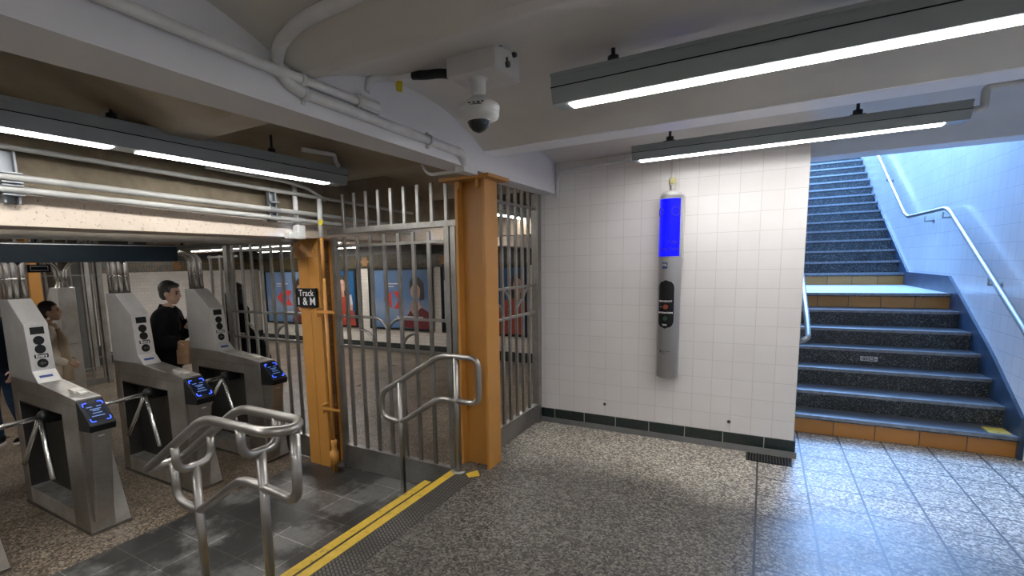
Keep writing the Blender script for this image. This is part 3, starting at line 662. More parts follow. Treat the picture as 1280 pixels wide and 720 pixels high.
MB().box(-.10, -2.3, 0, .10, 2.90, .165).build('casing', 'sign_black', hb, .003)
MB().box(.10, -2.3, .148, .106, 2.90, .154).build('edge_highlight', 'steel_light', hb)  # bright strip painted in as the highlight along the box edge
ho = MB().box(-.02, -2.0, .165, .02, -1.96, .5).box(-.02, 1.3, .165, .02, 1.34, .75).box(-.02, 2.5, .165, .02, 2.54, .75)
ho.build('hanger', 'doorgrey', hb)
# opposite facing turnstile tower on the paid side
ft = thing('exit_turnstile', 'tall pale turnstile back facing the camera beyond the woman in cream', 'turnstile', (-7.45, 2.66, LOW))
MB().prism([(0, 0), (0, 1.76), (-.20, 1.76), (-.40, 1.52), (-.44, 1.1), (-1.1, 1.03), (-1.1, 0)], 'Y', 0, .19).build('cabinet', 'steel_light', ft, .004)
MB().box(-.0, -.001, 1.05, .002, .191, 1.054).build('seam', 'steel_dark', ft)
for y, d in ((.04, -.12), (.08, -.12), (.12, .12), (.15, .12)):
    MB().tube(fillet([(-.1, y, 1.75), (-.1, y, 2.0), (-.1, y + d, 2.12), (-.1, y + d * 1.8, 2.16)], .1), .018, 10).build('conduit', 'chrome', ft)
hb = thing('overhead_box', 'second black overhead box behind the first, above the pale turnstile back', 'overhead box', (-7.57, 0, 1.78))
MB().box(-.09, -1.5, 0, .09, 3.2, .13).build('casing', 'sign_black', hb, .003)
MB().box(-.02, 0.5, .13, .02, .54, .75).box(-.02, 2.5, .13, .02, 2.54, .75).build('hanger', 'doorgrey', hb)
ex = thing('exit_sign', 'tiny outlined black sign hanging under the overhead boxes at left', 'sign', (-6.0, 2.02, 1.62))
MB().box(-.015, -.09, 0, .015, .09, .075).build('sign_panel', 'black', ex)
MB().box(.015, -.07, .015, .017, .07, .02).box(.015, -.07, .055, .017, .07, .06).box(.015, -.07, .015, .017, -.065, .06).box(.015, .065, .015, .017, .07, .06).build('outline', 'help_cap', ex)
MB().box(-.01, -.01, .075, .01, .01, .77).build('hanger', 'black', ex)

# ------------------------------------------------------------------ luminaires
def luminaire(label, p0, length, rz, lenses, rods, zc, w=.17, h=.13, lens_mat='lens'):
    """housing along +x from p0 (underside height p0.z)"""
    L = thing('led_luminaire', label, 'light fixture', p0, rz, 'linear ceiling lights')
    hw = w / 2
    prof = [(-hw, h), (hw, h), (hw, h * .52), (hw * .72, 0.0), (-hw * .72, 0.0), (-hw, h * .52)]
    hs = MB().prism(prof, 'X', 0, length).box(-.002, -hw - .004, h * .9, length + .002, hw + .004, h + .004).build('housing', 'fixture', L, .002)
    MB().box(-.001, -hw - .0015, h * .52, length + .001, hw + .0015, h * .56).build('seam', 'black', hs)
    for a, c in lenses: MB().box(a, -hw * .45, -.004, c, hw * .45, .003).build('lens', lens_mat, L)
    for x in rods:
        MB().tube([(x, 0, h), (x, 0, zc - p0[2])], .010, 8).box(x - .04, -.03, h, x + .04, .03, h + .02).lathe([(.026, h + .018), (.026, h + .05)], (x, 0, 0), 10).build('hanger_rod', 'bolt', L)
    return L
luminaire('large grey linear light at top right, nearest the camera', (-.905, 2.42, 2.345), 2.65, 0, [(.075, 2.58)], [.27, 2.3], 2.56)
luminaire('grey linear light above the help point and the stair opening', (-.905, 4.09, 2.352), 1.885, 0, [(.05, 1.78)], [.26, 1.37], 2.555, w=.16, h=.10)
luminaire('long grey linear light with two glowing lenses above the turnstiles', (-3.08, -.9, 2.275), 4.05, pi / 2, [(.1, 2.32), (2.46, 3.88)], [.7, 2.34, 3.37], 2.55)
luminaire('distant glowing linear light seen above the bar fence', (-11.2, 6.05, 2.0), 5.2, 0, [(.05, 5.15)], [.6, 4.6], 2.5, lens_mat='lens_far')
luminaire('distant linear light seen through the narrow fence beside the tiled wall', (-2.85, 5.2, 2.19), 2.0, pi / 2, [(.05, 1.95)], [.3, 1.7], 2.5, lens_mat='lens_far')
luminaire('second distant linear light lower down behind the bar fence', (-10.6, 7.9, 2.0), 3.2, 0, [(.05, 3.15)], [.4, 2.8], 2.5, lens_mat='lens_far')
luminaire('linear light over the paid area behind the overhead box', (-8.0, -.5, 2.2), 4.0, pi / 2, [(.05, 3.9)], [.4, 3.5], 2.5, lens_mat='lens_far')
luminaire('linear light behind the cream beam, over the turnstile towers', (-4.30, -.6, 2.2), 3.1, pi / 2, [(.07, 3.0)], [.3, 2.8], 2.5)
luminaire('unseen fill light added over the entrance behind the camera', (-1.0, -.6, 2.345), 2.6, 0, [(.07, 2.5)], [.3, 2.3], 2.55)  # unseen strip added to raise the ambient light in the hall
luminaire('unseen fill light added over the turnstile approach behind the camera', (-3.0, -2.4, 2.275), 1.4, pi / 2, [(.07, 1.3)], [.3, 1.1], 2.45)  # another unseen strip, added to brighten the turnstile side

# ------------------------------------------------------------------ help point
hp = thing('help_point', 'tall silver help point column with blue lamp on the white tiled wall', 'help point', (-.685, 4.505, .585))
R = .088
def arc_poly(r, a0=0, a1=2 * pi, n=28): return [(r * cos(a0 + (a1 - a0) * k / n), r * sin(a0 + (a1 - a0) * k / n)) for k in range(n + 1)]
mb = MB().lathe([(R - .012, 0), (R, .008), (R, 1.0), (R, 1.53)], seg=40); mb.box(-.07, 0, 0.0, .07, .09, 1.53); mb.build('column_body', 'help', hp)
mb = MB().box(.058, -.01, 1.02, .094, .09, 1.53); mb.build('side_spine', 'help_cap', hp)
MB().lathe([(R - .0, 1.53), (R, 1.545), (R - .015, 1.565), (.03, 1.572)], seg=32).build('cap', 'help_cap', hp)
mb = MB(); seg = 24; bm = mb.bm; rr = R + .002; a0, a1 = radians(185), radians(330); prev = None
for k in range(seg + 1):
    a = a0 + (a1 - a0) * k / seg; cur = (bm.verts.new((rr * cos(a), rr * sin(a), 1.035)), bm.verts.new((rr * cos(a), rr * sin(a), 1.505)))
    if prev: bm.faces.new((prev[0], cur[0], cur[1], prev[1])).smooth = True
    prev = cur
lamp = mb.build('blue_lamp', 'blue', hp)
def wrap(me_list, name, mat, r, parent):
    bm = bmesh.new()
    for me in me_list: bm.from_mesh(me); bpy.data.meshes.remove(me)
    for v in bm.verts:
        a = radians(270) + v.co.x / r; rad = r + v.co.z; v.co = Vector((rad * cos(a), rad * sin(a), v.co.y))
    me = bpy.data.meshes.new(name); bm.to_mesh(me); bm.free(); return link(name, me, mat, parent)
def tm(txt, size, x, z, bold=0): me = text_mesh(txt, size, .0006, bold); me.transform(Matrix.Translation((x, z, .0008))); return me
def ring_mesh(x, z, r, w):
    mb = MB(); mb.tube([(x + r * cos(2 * pi * k / 24), z + r * sin(2 * pi * k / 24), .001) for k in range(24)], w, 6, closed=True); me = bpy.data.meshes.new('r'); mb.bm.to_mesh(me); mb.bm.free(); return me
def flat_mesh(fn):
    mb = MB(); fn(mb); bmesh.ops.subdivide_edges(mb.bm, edges=mb.bm.edges[:], cuts=3); me = bpy.data.meshes.new('f'); mb.bm.to_mesh(me); mb.bm.free(); return me
wrap([tm('Help', .042, .03, 1.155), tm('Help Point', .042, .0, 1.095), ], 'blue_lettering', 'blue_mark', R + .003, lamp)
for xr in (-.085, .05): wrap([ring_mesh(xr, 1.40, .035, .003)], 'ring_mark', 'blue_mark', R + .003, lamp)
sq = lambda x0, z0, x1, z1, t=.0012: (lambda mb: mb.box(x0, z0, 0, x1, z1, t))
wrap([flat_mesh(sq(-.05, .935, -.005, .985))], 'emblem', 'logo_blue', R, hp)
wrap([tm('PA', .032, -.0275, .962, .0012)], 'emblem_lettering', 'help_cap', R + .0012, hp)
def pill(mb):
    w, z0, z1 = .068, .43, .84; poly = []
    for k in range(13): poly.append((w * cos(pi * k / 12) - .015, z1 - w + w * sin(pi * k / 12)))
    for k in range(13): poly.append((w * cos(pi + pi * k / 12) - .015, z0 + w + w * sin(pi + pi * k / 12)))
    n = len(poly)
    # grid strips so that it wraps smoothly
    zsn = [z0 + (z1 - z0) * i / 24 for i in range(25)]
    def half(z):
        if z > z1 - w: return math.sqrt(max(1e-6, w * w - (z - z1 + w) ** 2))
        if z < z0 + w: return math.sqrt(max(1e-6, w * w - (z0 + w - z) ** 2))
        return w
    rows = []
    for z in zsn:
        h = half(z); rows.append([mb.bm.verts.new((-.015 + h * (2 * i / 12 - 1), z, .002)) for i in range(13)])
    for a, c in zip(rows, rows[1:]):
        for i in range(12): mb.bm.faces.new((a[i], a[i + 1], c[i + 1], c[i]))
mbp = MB(); pill(mbp); mep = bpy.data.meshes.new('p'); mbp.bm.to_mesh(mep); mbp.bm.free()
panel = wrap([mep], 'call_panel', 'black', R, hp)
wrap([tm('EMERGENCY', .0195, -.018, .662, .0004), tm('or', .017, -.052, .615), tm('INFORMATION', .0185, -.018, .565, .0004), tm('TDD', .018, -.018, .462, .0006)], 'panel_lettering', 'white', R + .0025, panel)
def rb_(mb): 
    mb.disc((-.012, .615, .002), .02, 'Z', .004)
wrap([flat_mesh(rb_)], 'red_button', 'red', R + .002, panel)
wrap([flat_mesh(lambda mb: mb.disc((-.016, .518, .002), .019, 'Z', .004))], 'green_button', 'green', R + .002, panel)
wrap([tm('Help Point', .017, -.005, .237), tm('MTA', .017, -.02, .218), flat_mesh(sq(-.055, .222, -.046, .245, .001))], 'maker_lettering', 'black', R, hp)
cpn = thing('help_point_conduit', 'thin pale conduit with yellow coupling rising from the top of the help point', 'conduit', (-.685, 4.53, 2.157))
MB().tube([(0, 0, 0), (0, 0, .31)], .014).build('pipe', 'conduit', cpn)
MB().lathe([(.02, .0), (.02, .03), (.016, .035), (.02, .04), (.02, .055)], seg=14).build('coupling', 'help_cap', cpn)
MB().ball((0, 0, .085), .03, (1, 1, 1.05)).build('yellow_coupling', plain('cream yellow', (.62, .56, .25), .5), cpn)
for x, z in ((-1.244, .247), (-.199, .226)):
    tag(MB().disc((x, 4.586, z), .014, 'Y', .012, 12).build('wall_bolt', 'bolt'), 'rusty bolt stub low on the tiled wall, ' + ('left of' if x < -.7 else 'right of') + ' the help point', 'bolt', 'bolt stubs on the tiled wall')
gr = thing('floor_drain', 'black slotted drain grate in the floor at the corner of the tiled wall', 'drain', (-.06, 4.36, 0))
MB().box(0, 0, 0, .31, .18, .004).build('pan', 'black_matte', gr)
g = MB()
for k in range(16): g.box(.005 + k * .02, .005, .004, .013 + k * .02, .175, .007)
g.build('slats', 'bolt', gr)

# ------------------------------------------------------------------ conduits and ceiling hardware
def pipe(label, pts, r, mat='conduit', fr=.06, name='conduit', straps=(), grp=None):
    o = tag(MB().tube(fillet(pts, fr, 8), r, 12).build(name, mat), label, 'conduit', grp)
    for s in straps:
        MB().lathe([(r * 1.3, -.012), (r * 1.3, .012)], s, 12, axis='Y').box(s[0] - .03, s[1] - .01, s[2] - r - .02, s[0] + .0, s[1] + .01, s[2] + r + .02).build('strap', mat, o)
    return o
pipe('upper pale conduit along the face of the near beam', [(-1.60, -.8, 2.36), (-1.615, .754, 2.362), (-1.645, 1.385, 2.357), (-1.665, 1.62, 2.368), (-1.68, 1.86, 2.372)], .02, straps=[(-1.655, 1.5, 2.362)])
el = thing('conduit_elbow', 'white conduit elbow fitting at the end of the upper beam conduit', 'fitting', (-1.68, 1.86, 2.372))
MB().tube([(0, -.02, 0), (0, .13, .004)], .03).box(-.03, .0, -.03, .02, .135, .034).build('body', 'cam_white', el, .006)
pipe('thick pale conduit bending from the ceiling down along the near beam', [(-.55, 1.285, 2.485), (-1.10, 1.265, 2.44), (-1.37, 1.255, 2.425), (-1.56, 1.32, 2.418), (-1.655, 1.375, 2.385), (-1.66, 1.42, 2.335), (-1.668, 1.5, 2.318), (-1.70, 2.75, 2.309)], .024, fr=.07, straps=[(-1.675, 1.52, 2.317), (-1.69, 2.45, 2.311)])
jb = thing('conduit_box', 'pale conduit elbow and box above the front orange column', 'conduit box', (-1.73, 2.83, 2.22))
MB().tube(fillet([(.03, -.08, .09), (.03, .0, .088), (.0, .06, .02)], .05), .026).box(-.05, .04, -.02, .02, .22, .03).build('body', 'conduit', jb, .004)
pipe('thin pale conduit across the beam soffit to the front orange column', [(-1.74, 2.95, 2.224), (-2.06, 2.95, 2.224), (-2.12, 2.95, 2.36)], .012)
pipe('pale conduit bending along the top of the tiled wall', [(-1.712, 4.57, 2.20), (-1.705, 4.57, 2.44), (-1.03, 4.57, 2.462), (-.60, 4.57, 2.462)], .016, fr=.11)
pipe('pale conduit stepping up from the stair light to the ceiling at right', [(.985, 4.09, 2.41), (1.045, 4.09, 2.41), (1.045, 4.09, 2.525), (1.75, 4.06, 2.525)], .02, fr=.025)
for i, z in enumerate((2.27, 2.115, 2.05)):
    pipe(['highest', 'middle', 'lowest'][i] + ' of the three pale pipes along the cream beam face', [(-3.44 - .02 * (i == 0), -2.0, z + .01), (-3.44, 1.05, z), (-3.44, 3.30, z - .055), (-3.44, 4.6, z - .09)], .02 if i else .015, 'conduit_grey', grp='pipes along the cream beam')
pipe('grey pipe slung under the far side of the cream beam', [(-3.9, -2.0, 1.85), (-3.9, 3.15, 1.853), (-3.75, 3.20, 1.87)], .035, 'conduit_grey')
for y, w in ((1.09, 'at the left frame edge'), (2.74, 'near the rear orange column')):
    br = thing('pipe_bracket', 'galvanised strut holding pipes on the cream beam ' + w, 'bracket', (-3.49, y, 1.98), 0, 'struts on the cream beam')
    MB().box(0, -.035, 0, .012, .035, .27).box(0, -.035, 0, .045, -.025, .27).box(0, .025, 0, .045, .035, .27).build('strut', 'galv', br)
    for z in (.065, .13): MB().box(.03, -.045, z - .028, .075, .045, z - .02).box(.03, -.045, z + .02, .075, .045, z + .028).build('clamp', 'galv', br)
pipe('pale conduit dropping down the cream beam to the white angled box', [(-3.47, 2.985, 2.30), (-3.47, 2.985, 1.93)], .02, 'conduit', .03)
bx = thing('conduit_box', 'white angled conduit box at the top of the rear orange column', 'conduit box', (-3.455, 2.99, 1.845))
MB().box(-.035, -.035, 0, .035, .045, .12).box(-.03, -.13, 0, .03, .0, .055).build('body', 'cam_white', bx, .008)
pipe('pale conduit looping over the gate bars to the cream beam', [(-3.3, 2.1, 2.30), (-3.36, 2.8, 2.30), (-3.42, 3.1, 2.28), (-3.44, 3.3, 2.20)], .015, 'conduit_grey', .1)
pipe('small pale elbow conduit at the end of the turnstile light', [(-3.05, 2.72, 2.49), (-2.98, 2.99, 2.49), (-2.98, 2.99, 2.44), (-2.98, 3.03, 2.405)], .017, 'conduit', .03)

# dome camera hung from a box
dc = thing('dome_camera', 'white dome security camera hanging from a box bolted to the ceiling', 'security camera', (-1.165, 2.1, 2.23))
bxm = MB().box(-.115, -.09, .21, .135, .16, .335).build('mount_box', 'cam_white', dc, .004)
for x, y, z in ((.137, -.05, .315), (.137, .09, .315), (.137, .02, .25), (-.117, -.05, .315)):
    MB().lathe([(.014, -.01), (.014, .012)], (x, y, z), 10, 'X').tube([(x, y, z), (x, y, z + .03)], .006, 6).build('bolt', 'bolt', bxm)
MB().lathe([(.05, .215), (.034, .20), (.034, .15), (.03, .148), (.03, .125), (.036, .12)], seg=24).build('neck', 'cam_white', dc)
MB().lathe([(.036, .13), (.088, .095), (.096, .085), (.096, .068), (.090, .062), (.094, .058), (.090, .035), (.055, .022), (.05, .02)], seg=32).build('housing', 'cam_white', dc)
MB().lathe([(.055, .03), (.054, .018), (.046, .0), (.030, -.018), (.012, -.026), (.002, -.028)], seg=28).build('dome', 'dome', dc)
mk = MB()
for k in range(4): mk.box(-.001 + .02 * k, -.0985 + .004 * k, .079, .012 + .02 * k, -.094 + .004 * k, .084)
mk.box(.012, -.097, .072, .06, -.08, .0745); mk.build('lettering', 'bolt', dc)
tag(MB().tube(fillet([(-1.28, 2.08, 2.475), (-1.36, 2.08, 2.50), (-1.44, 2.09, 2.51), (-1.53, 2.1, 2.53)], .04), .022, 12).build('flexible_hose', 'rubber'), 'short black flexible hose running into the dome camera box', 'hose')
pipe('short pale conduit on the ceiling behind the black hose', [(-1.52, 2.1, 2.53), (-1.60, 2.08, 2.532), (-1.66, 2.02, 2.525), (-1.69, 1.95, 2.50), (-1.70, 1.94, 2.44)], .019, 'conduit', .03)
bt = thing('hanging_tag', 'yellow tag hanging from the ceiling conduit near the dome camera', 'tag', (-1.61, 2.085, 2.47))
MB().prism([(-.018, 0), (-.022, .035), (-.008, .05), (.008, .05), (.022, .035), (.016, -.012)], 'Y', -.002, .002).build('tag_plate', 'tag', bt)
MB().tube([(0, 0, .05), (0, .01, .066)], .002, 6).build('string', 'black', bt)

# ------------------------------------------------------------------ posters on the far wall
def poster(label, x0, x1, kind):
    z0, z1 = .17, 1.55
    P = thing('wall_poster', label, 'poster', ((x0 + x1) / 2, FY - .02, z0), 0, 'posters on the far wall'); w = (x1 - x0) / 2; h = z1 - z0; e = .045
    f = MB().box(-w, -.03, 0, w, .015, e).box(-w, -.03, h - e, w, .015, h).box(-w, -.03, e, -w + e, .015, h - e).box(w - e, -.03, e, w, .015, h - e)
    f.build('poster_frame', 'black', P)
    MB().box(-w + e, -.012, e, w - e, .005, h - e).build('poster_sheet', {'bank': 'post_sky', 'red': 'post_deep', 'dark': 'post_dark'}[kind], P)
    if kind == 'bank':
        # split red hexagon emblem
        ex, ez, s = -.09 - .02, .67, .19
        MB().prism([(ex - 2 * s * .95, ez), (ex - .05 - s * .4, ez + s), (ex - .05 - s * .4, ez - s)], 'Y', -.016, -.013).prism([(ex - s * .3, ez + s), (ex + s * 1.15, ez + s), (ex + s * .4, ez)], 'Y', -.016, -.013).prism([(ex - s * .3, ez - s), (ex + s * 1.15, ez - s), (ex + s * .4, ez)], 'Y', -.016, -.013).build('red_emblem', 'post_red', P)
        MB().prism([(w - e - .02, e), (.05, e + .02), (.12, .22), (.28, .44), (.40, .52), (.62, .50), (w - e - .01, .38)], 'Y', -.0155, -.0125).build('printed_jacket', 'post_maroon', P)
        MB().prism([(.28, .46), (.36, .68), (.50, .68), (.58, .52), (.38, .33)], 'Y', -.017, -.0135).disc((.44, -.017, .87), .125, 'Y', .004, 24, .19).build('printed_face', 'post_skin', P)
        mb = MB(); mb.prism([(.29, .90), (.29, 1.08), (.38, 1.17), (.54, 1.17), (.66, 1.05), (.67, .70), (.55, .66), (.57, .93), (.50, 1.01), (.37, 1.0)], 'Y', -.0215, -.0185); mb.build('printed_hair', 'hair_black', P)
        MB().box(.36, -.0215, .905, .41, -.019, .918).box(.47, -.0215, .905, .52, -.019, .918).build('printed_eyes', 'hair_black', P)
        MB().box(.40, -.0215, .755, .48, -.019, .775).build('printed_lips', 'post_red', P)
        MB().box(-.45, -.0145, 1.02, -.02, -.013, 1.045).box(-.45, -.0145, .96, -.15, -.013, .98).box(-.10, -.0175, .285, .62, -.0165, .315).box(-.10, -.0175, .225, .45, -.0165, .25).build('printed_lines', 'post_txt', P)
    if kind == 'red':
        MB().prism([(-.34, e), (w - e - .02, e), (w - e - .05, .35), (.38, .62), (.28, .76), (.10, .78), (-.12, .70), (-.28, .45)], 'Y', -.0155, -.0125).build('printed_jacket', 'post_rust', P)
        MB().disc((.19, -.0150, 1.02), .15, 'Y', .003, 22, .22).prism([(.05, .74), (.05, 1.0), (.33, 1.0), (.33, .76)], 'Y', -.0165, -.0145).build('printed_hair', 'hair_black', P)
        MB().disc((.19, -.0180, .98), .10, 'Y', .003, 22, .15).box(.15, -.0180, .72, .24, -.0165, .86).build('printed_face', 'post_skin', P)
        MB().prism([(.36, .42), (.48, .40), (.50, .56), (.42, .62), (.36, .56)], 'Y', -.0190, -.0165).build('printed_hand', 'post_skin', P)
        MB().box(.13, -.0205, 1.0, .17, -.0194, 1.012).box(.21, -.0205, 1.0, .25, -.0194, 1.012).build('printed_eyes', 'hair_black', P)
        MB().prism([(.40, .52), (.50, .55), (.47, .78), (.37, .75)], 'Y', -.0205, -.0191).build('printed_phone', 'post_txt', P)
    if kind == 'dark':
        MB().box(-w + e + .03, -.0135, .2, -w + e + .10, -.0122, 1.1).build('printed_lines', 'post_txt', P)
        MB().box(-.1, -.0135, .3, w - .25, -.0122, 1.2).build('printed_block', 'post_deep', P)
poster('blue poster with red emblem left of the rear orange column, behind the bar fence', -11.45, -9.62, 'bank')
poster('poster of a woman in red holding a phone, just right of the rear orange column', -9.45, -8.19, 'red')
poster('blue poster with red emblem and woman in maroon, centred behind the gate', -7.80, -6.02, 'bank')
poster('dark poster behind the front orange column', -5.80, -4.75, 'dark')
poster('blue poster of a woman with phone seen through the narrow right fence', -4.62, -3.83, 'red')

# ------------------------------------------------------------------ far left clutter
h_ = thing('steel_column', 'distant orange column at the left, beyond the woman in cream', 'column', (-9.3, 2.95, LOW))
MB().box(-.02, 0.05, 0, 0, .19, 2.72).build('flange', 'orange', h_); MB().box(-.2, 0.05, 0, -.18, .19, 2.72).build('flange', 'orange', h_); MB().box(-.18, .11, 0, -.02, .13, 2.72).build('web', 'orange', h_)
ps = thing('wall_sign', 'small purple sign with pale writing beside the distant orange column', 'sign', (-9.2, 2.86, 1.24))
MB().box(0, -.09, 0, .012, .08, .17).build('sign_panel', 'purple', ps, .003)
MB().box(.012, -.06, .10, .014, .05, .125).box(.012, -.05, .05, .014, .04, .075).build('printed_lines', 'help_cap', ps)
MB().box(-.02, -.02, -1.57, 0, .02, 1.4).build('post', 'fence', ps)
ff = [0.1 + .17 * i for i in range(5)]
fence('distant row of grey bars between the orange column and the dark door frame at left', (-9.9, 3.3, LOW), pi / 2, ff, [(0, .08, 2.5), (.85, .08, 2.5)], 2.5, [(0, .85, .3), (0, .85, 1.9)], (.1, [(0, .85)], .01))
df = thing('door_frame', 'tall dark grey frame at far left between the bars and the tiled wall', 'door frame', (-11.4, 4.30, LOW))
MB().box(-.06, 0, 0, .06, .14, 2.6).build('jamb', 'doorgrey', df); MB().box(-.06, .22, 0, .06, .30, 2.6).build('jamb', 'fence', df); MB().box(-.05, .0, 2.3, .05, .3, 2.4).build('head', 'doorgrey', df)
bn = thing('floor_plinth', 'low black stepped plinth at the foot of the far left tiled wall', 'plinth', (-12.2, 4.75, LOW))
MB().box(-.2, -.2, 0, .25, .45, .18).box(-.2, -.15, .18, .1, .25, .38).build('block', 'base_plain', bn, .01)

# ------------------------------------------------------------------ people
def mods_to_mesh(me, mods):
    o = bpy.data.objects.new('tmp', me); COL.objects.link(o)
    mods(o); dg = bpy.context.evaluated_depsgraph_get(); dg.update(); out = bpy.data.meshes.new_from_object(o.evaluated_get(dg))
    bpy.data.objects.remove(o); return out
def skin(verts, edges, radii, sub=2, root=0):
    me = bpy.data.meshes.new('sk'); me.from_pydata([tuple(v) for v in verts], edges, [])
    def f(o):
        o.modifiers.new('s', 'SKIN'); sv = me.skin_vertices[0].data
        for i, r in enumerate(radii):
            sv[i].radius = r if isinstance(r, tuple) else (r, r); sv[i].use_root = (i == root)
        s = o.modifiers.new('u', 'SUBSURF'); s.levels = sub; s.render_levels = sub
    return mods_to_mesh(me, f)
def remesh(meshes, vox):
    bm = bmesh.new()
    for m_ in meshes: bm.from_mesh(m_)
    me = bpy.data.meshes.new('rm'); bm.to_mesh(me); bm.free()
    def f(o):
        r = o.modifiers.new('r', 'REMESH'); r.mode = 'VOXEL'; r.voxel_size = vox; r.use_smooth_shade = True
        s = o.modifiers.new('m', 'SMOOTH'); s.factor = .5; s.iterations = 3
    return mods_to_mesh(me, f)
def mesh_of(mb): me = bpy.data.meshes.new('x'); mb.bm.to_mesh(me); mb.bm.free(); return me
def person(label, loc, rz, ht, P, top_mat, leg_mat, hair_mat, hair='short', shoe_mat='black', coat=None, fem=False, skin_hands=True):
    """local frame: faces +x, left is +y. P overrides joint positions (unit height 1.75)"""
    s = ht / 1.75
    J = dict(pel=(0, 0, .95), waist=(0.0, 0, 1.10), chest=(.01, 0, 1.30), neck=(.0, 0, 1.47), headb=(.02, 0, 1.56),
             shR=(0, -.175, 1.41), shL=(0, .175, 1.41), elR=(-.02, -.235, 1.13), elL=(-.02, .235, 1.13), wrR=(.08, -.24, .90), wrL=(.08, .24, .90),
             hipR=(0, -.09, .92), hipL=(0, .09, .92), knR=(.05, -.095, .50), knL=(-.02, .095, .50), anR=(.02, -.095, .09), anL=(-.14, .095, .10))
    J.update(P); V = {k: Vector(v) for k, v in J.items() if isinstance(v, tuple)}
    k_ = .92 if fem else 1.0
    names = ['pel', 'waist', 'chest', 'neck', 'headb', 'shR', 'elR', 'wrR', 'shL', 'elL', 'wrL', 'hipR', 'knR', 'anR', 'hipL', 'knL', 'anL']
    rad = dict(pel=(.115, .155), waist=(.10, .135), chest=(.115, .16), neck=.056, headb=.055, shR=.062, elR=.043, wrR=.03, shL=.062, elL=.043, wrL=.03,
               hipR=.085, knR=.058, anR=.04, hipL=.085, knL=.058, anL=.04)
    rad = {k: (tuple(x * k_ for x in r) if isinstance(r, tuple) else r * k_) for k, r in rad.items()}
    E_ = [('pel', 'waist'), ('waist', 'chest'), ('chest', 'neck'), ('neck', 'headb'), ('chest', 'shR'), ('shR', 'elR'), ('elR', 'wrR'), ('chest', 'shL'), ('shL', 'elL'), ('elL', 'wrL'),
          ('pel', 'hipR'), ('hipR', 'knR'), ('knR', 'anR'), ('pel', 'hipL'), ('hipL', 'knL'), ('knL', 'anL')]
    def sk_(sel, infl=0.0, over={}):
        ns = [n for n in names if n in sel]; ix = {n: i for i, n in enumerate(ns)}
        rr = []
        for n in ns:
            r = over.get(n, rad[n]); rr.append(tuple(x + infl for x in r) if isinstance(r, tuple) else r + infl)
        return skin([V[n] for n in ns], [(ix[a], ix[b]) for a, b in E_ if a in ix and b in ix], rr)
    hc = Vector(J.get('head', V['headb'] + Vector((.025, 0, .085)))); yaw = P.get('yaw', 0); pitch = P.get('pitch', 0)
    HM = Matrix.Translation(hc) @ Matrix.Rotation(yaw, 4, 'Z') @ Matrix.Rotation(pitch, 4, 'Y')
    hm = MB()
    hm.ball((-.012, 0, .03), .098, (1.0, .80, .92), 24); hm.ball((.03, 0, -.045), .068, (.95, .86, 1.05), 20); hm.ball((.052, 0, -.098), .026, (1, 1.1, .8), 12)   # skull, jaw, chin
    hm.tube([(.082, 0, .012), (.106, 0, -.022), (.092, 0, -.036)], [.010, .016, .013], 10); hm.ball((.078, -.0, .03), .03, (.6, 1.6, .35), 12)                       # nose, brow
    hm.ball((.083, 0, -.066), .018, (.6, 1.3, .55), 12)
    for sy in (-1, 1): hm.ball((-.012, sy * .078, -.01), .03, (.62, .3, 1.05), 12); hm.ball((.062, sy * .036, -.022), .026, (.6, .8, .8), 10)
    hm.xf(HM)
    parts = [sk_(names), mesh_of(hm)]
    # hands: palm, four fingers and thumb
    for side in 'RL':
        w, e = V['wr' + side], V['el' + side]; d = (w - e).normalized(); sgn = -1 if side == 'R' else 1
        out = Vector((0, sgn, 0)); out = (out - d * out.dot(d)).normalized(); nrm = d.cross(out)
        curl = P.get('curl' + side, .5); inward = P.get('in' + side, Vector((0, -sgn, 0)));
        inward = Vector(inward); inward = (inward - d * inward.dot(d)).normalized(); acr = d.cross(inward).normalized()
        pv = [w - d * .01, w + d * .045, w + d * .085]; parts.append(skin(pv, [(0, 1), (1, 2)], [(.026, .026), (.040, .020), (.040, .017)]))
        for i, (o_, ln) in enumerate(((-.030, .072), (-.010, .082), (.010, .077), (.030, .060))):
            b0 = w + d * .082 + acr * o_; a = curl
            p1 = b0 + (d * cos(a * .5) + inward * sin(a * .5)) * ln * .45; p2 = p1 + (d * cos(a * 1.3) + inward * sin(a * 1.3)) * ln * .32; p3 = p2 + (d * cos(a * 2) + inward * sin(a * 2)) * ln * .25
            parts.append(skin([b0 - d * .02, b0, p1, p2, p3], [(0, 1), (1, 2), (2, 3), (3, 4)], [.0095, .0095, .009, .0085, .0075], 1))
        tdir = P.get('thumb' + side, -1)
        b0 = w + d * .025 + acr * (.034 * tdir); p1 = b0 + (d * .6 + acr * tdir * .6 + inward * .35).normalized() * .035; p2 = p1 + (d * .85 + inward * .4).normalized() * .03
        parts.append(skin([b0 - acr * tdir * .015, b0, p1, p2], [(0, 1), (1, 2), (2, 3)], [.012, .0125, .011, .009], 1))
    sc = Matrix.Diagonal((s, s, s, 1))
    bme = remesh(parts, .0065); bme.transform(sc)
    body = link('person', bme, 'skin'); body.location = loc; body.rotation_euler.z = rz; tag(body, label, 'person')
    def add(name, me, mat): me.transform(sc); return link(name, me, mat, body)
    # clothes
    coat = coat or {}
    BON = {'torso': [('pel', 'waist'), ('waist', 'chest')], 'sh': [('chest', 'shR'), ('chest', 'shL')], 'neck': [('chest', 'neck'), ('neck', 'headb')], 'armR': [('shR', 'elR')], 'foreR': [('elR', 'wrR')], 'armL': [('shL', 'elL')], 'foreL': [('elL', 'wrL')],
           'legR': [('hipR', 'knR'), ('knR', 'anR')], 'legL': [('hipL', 'knL'), ('knL', 'anL')], 'hip': [('pel', 'hipR'), ('pel', 'hipL')]}
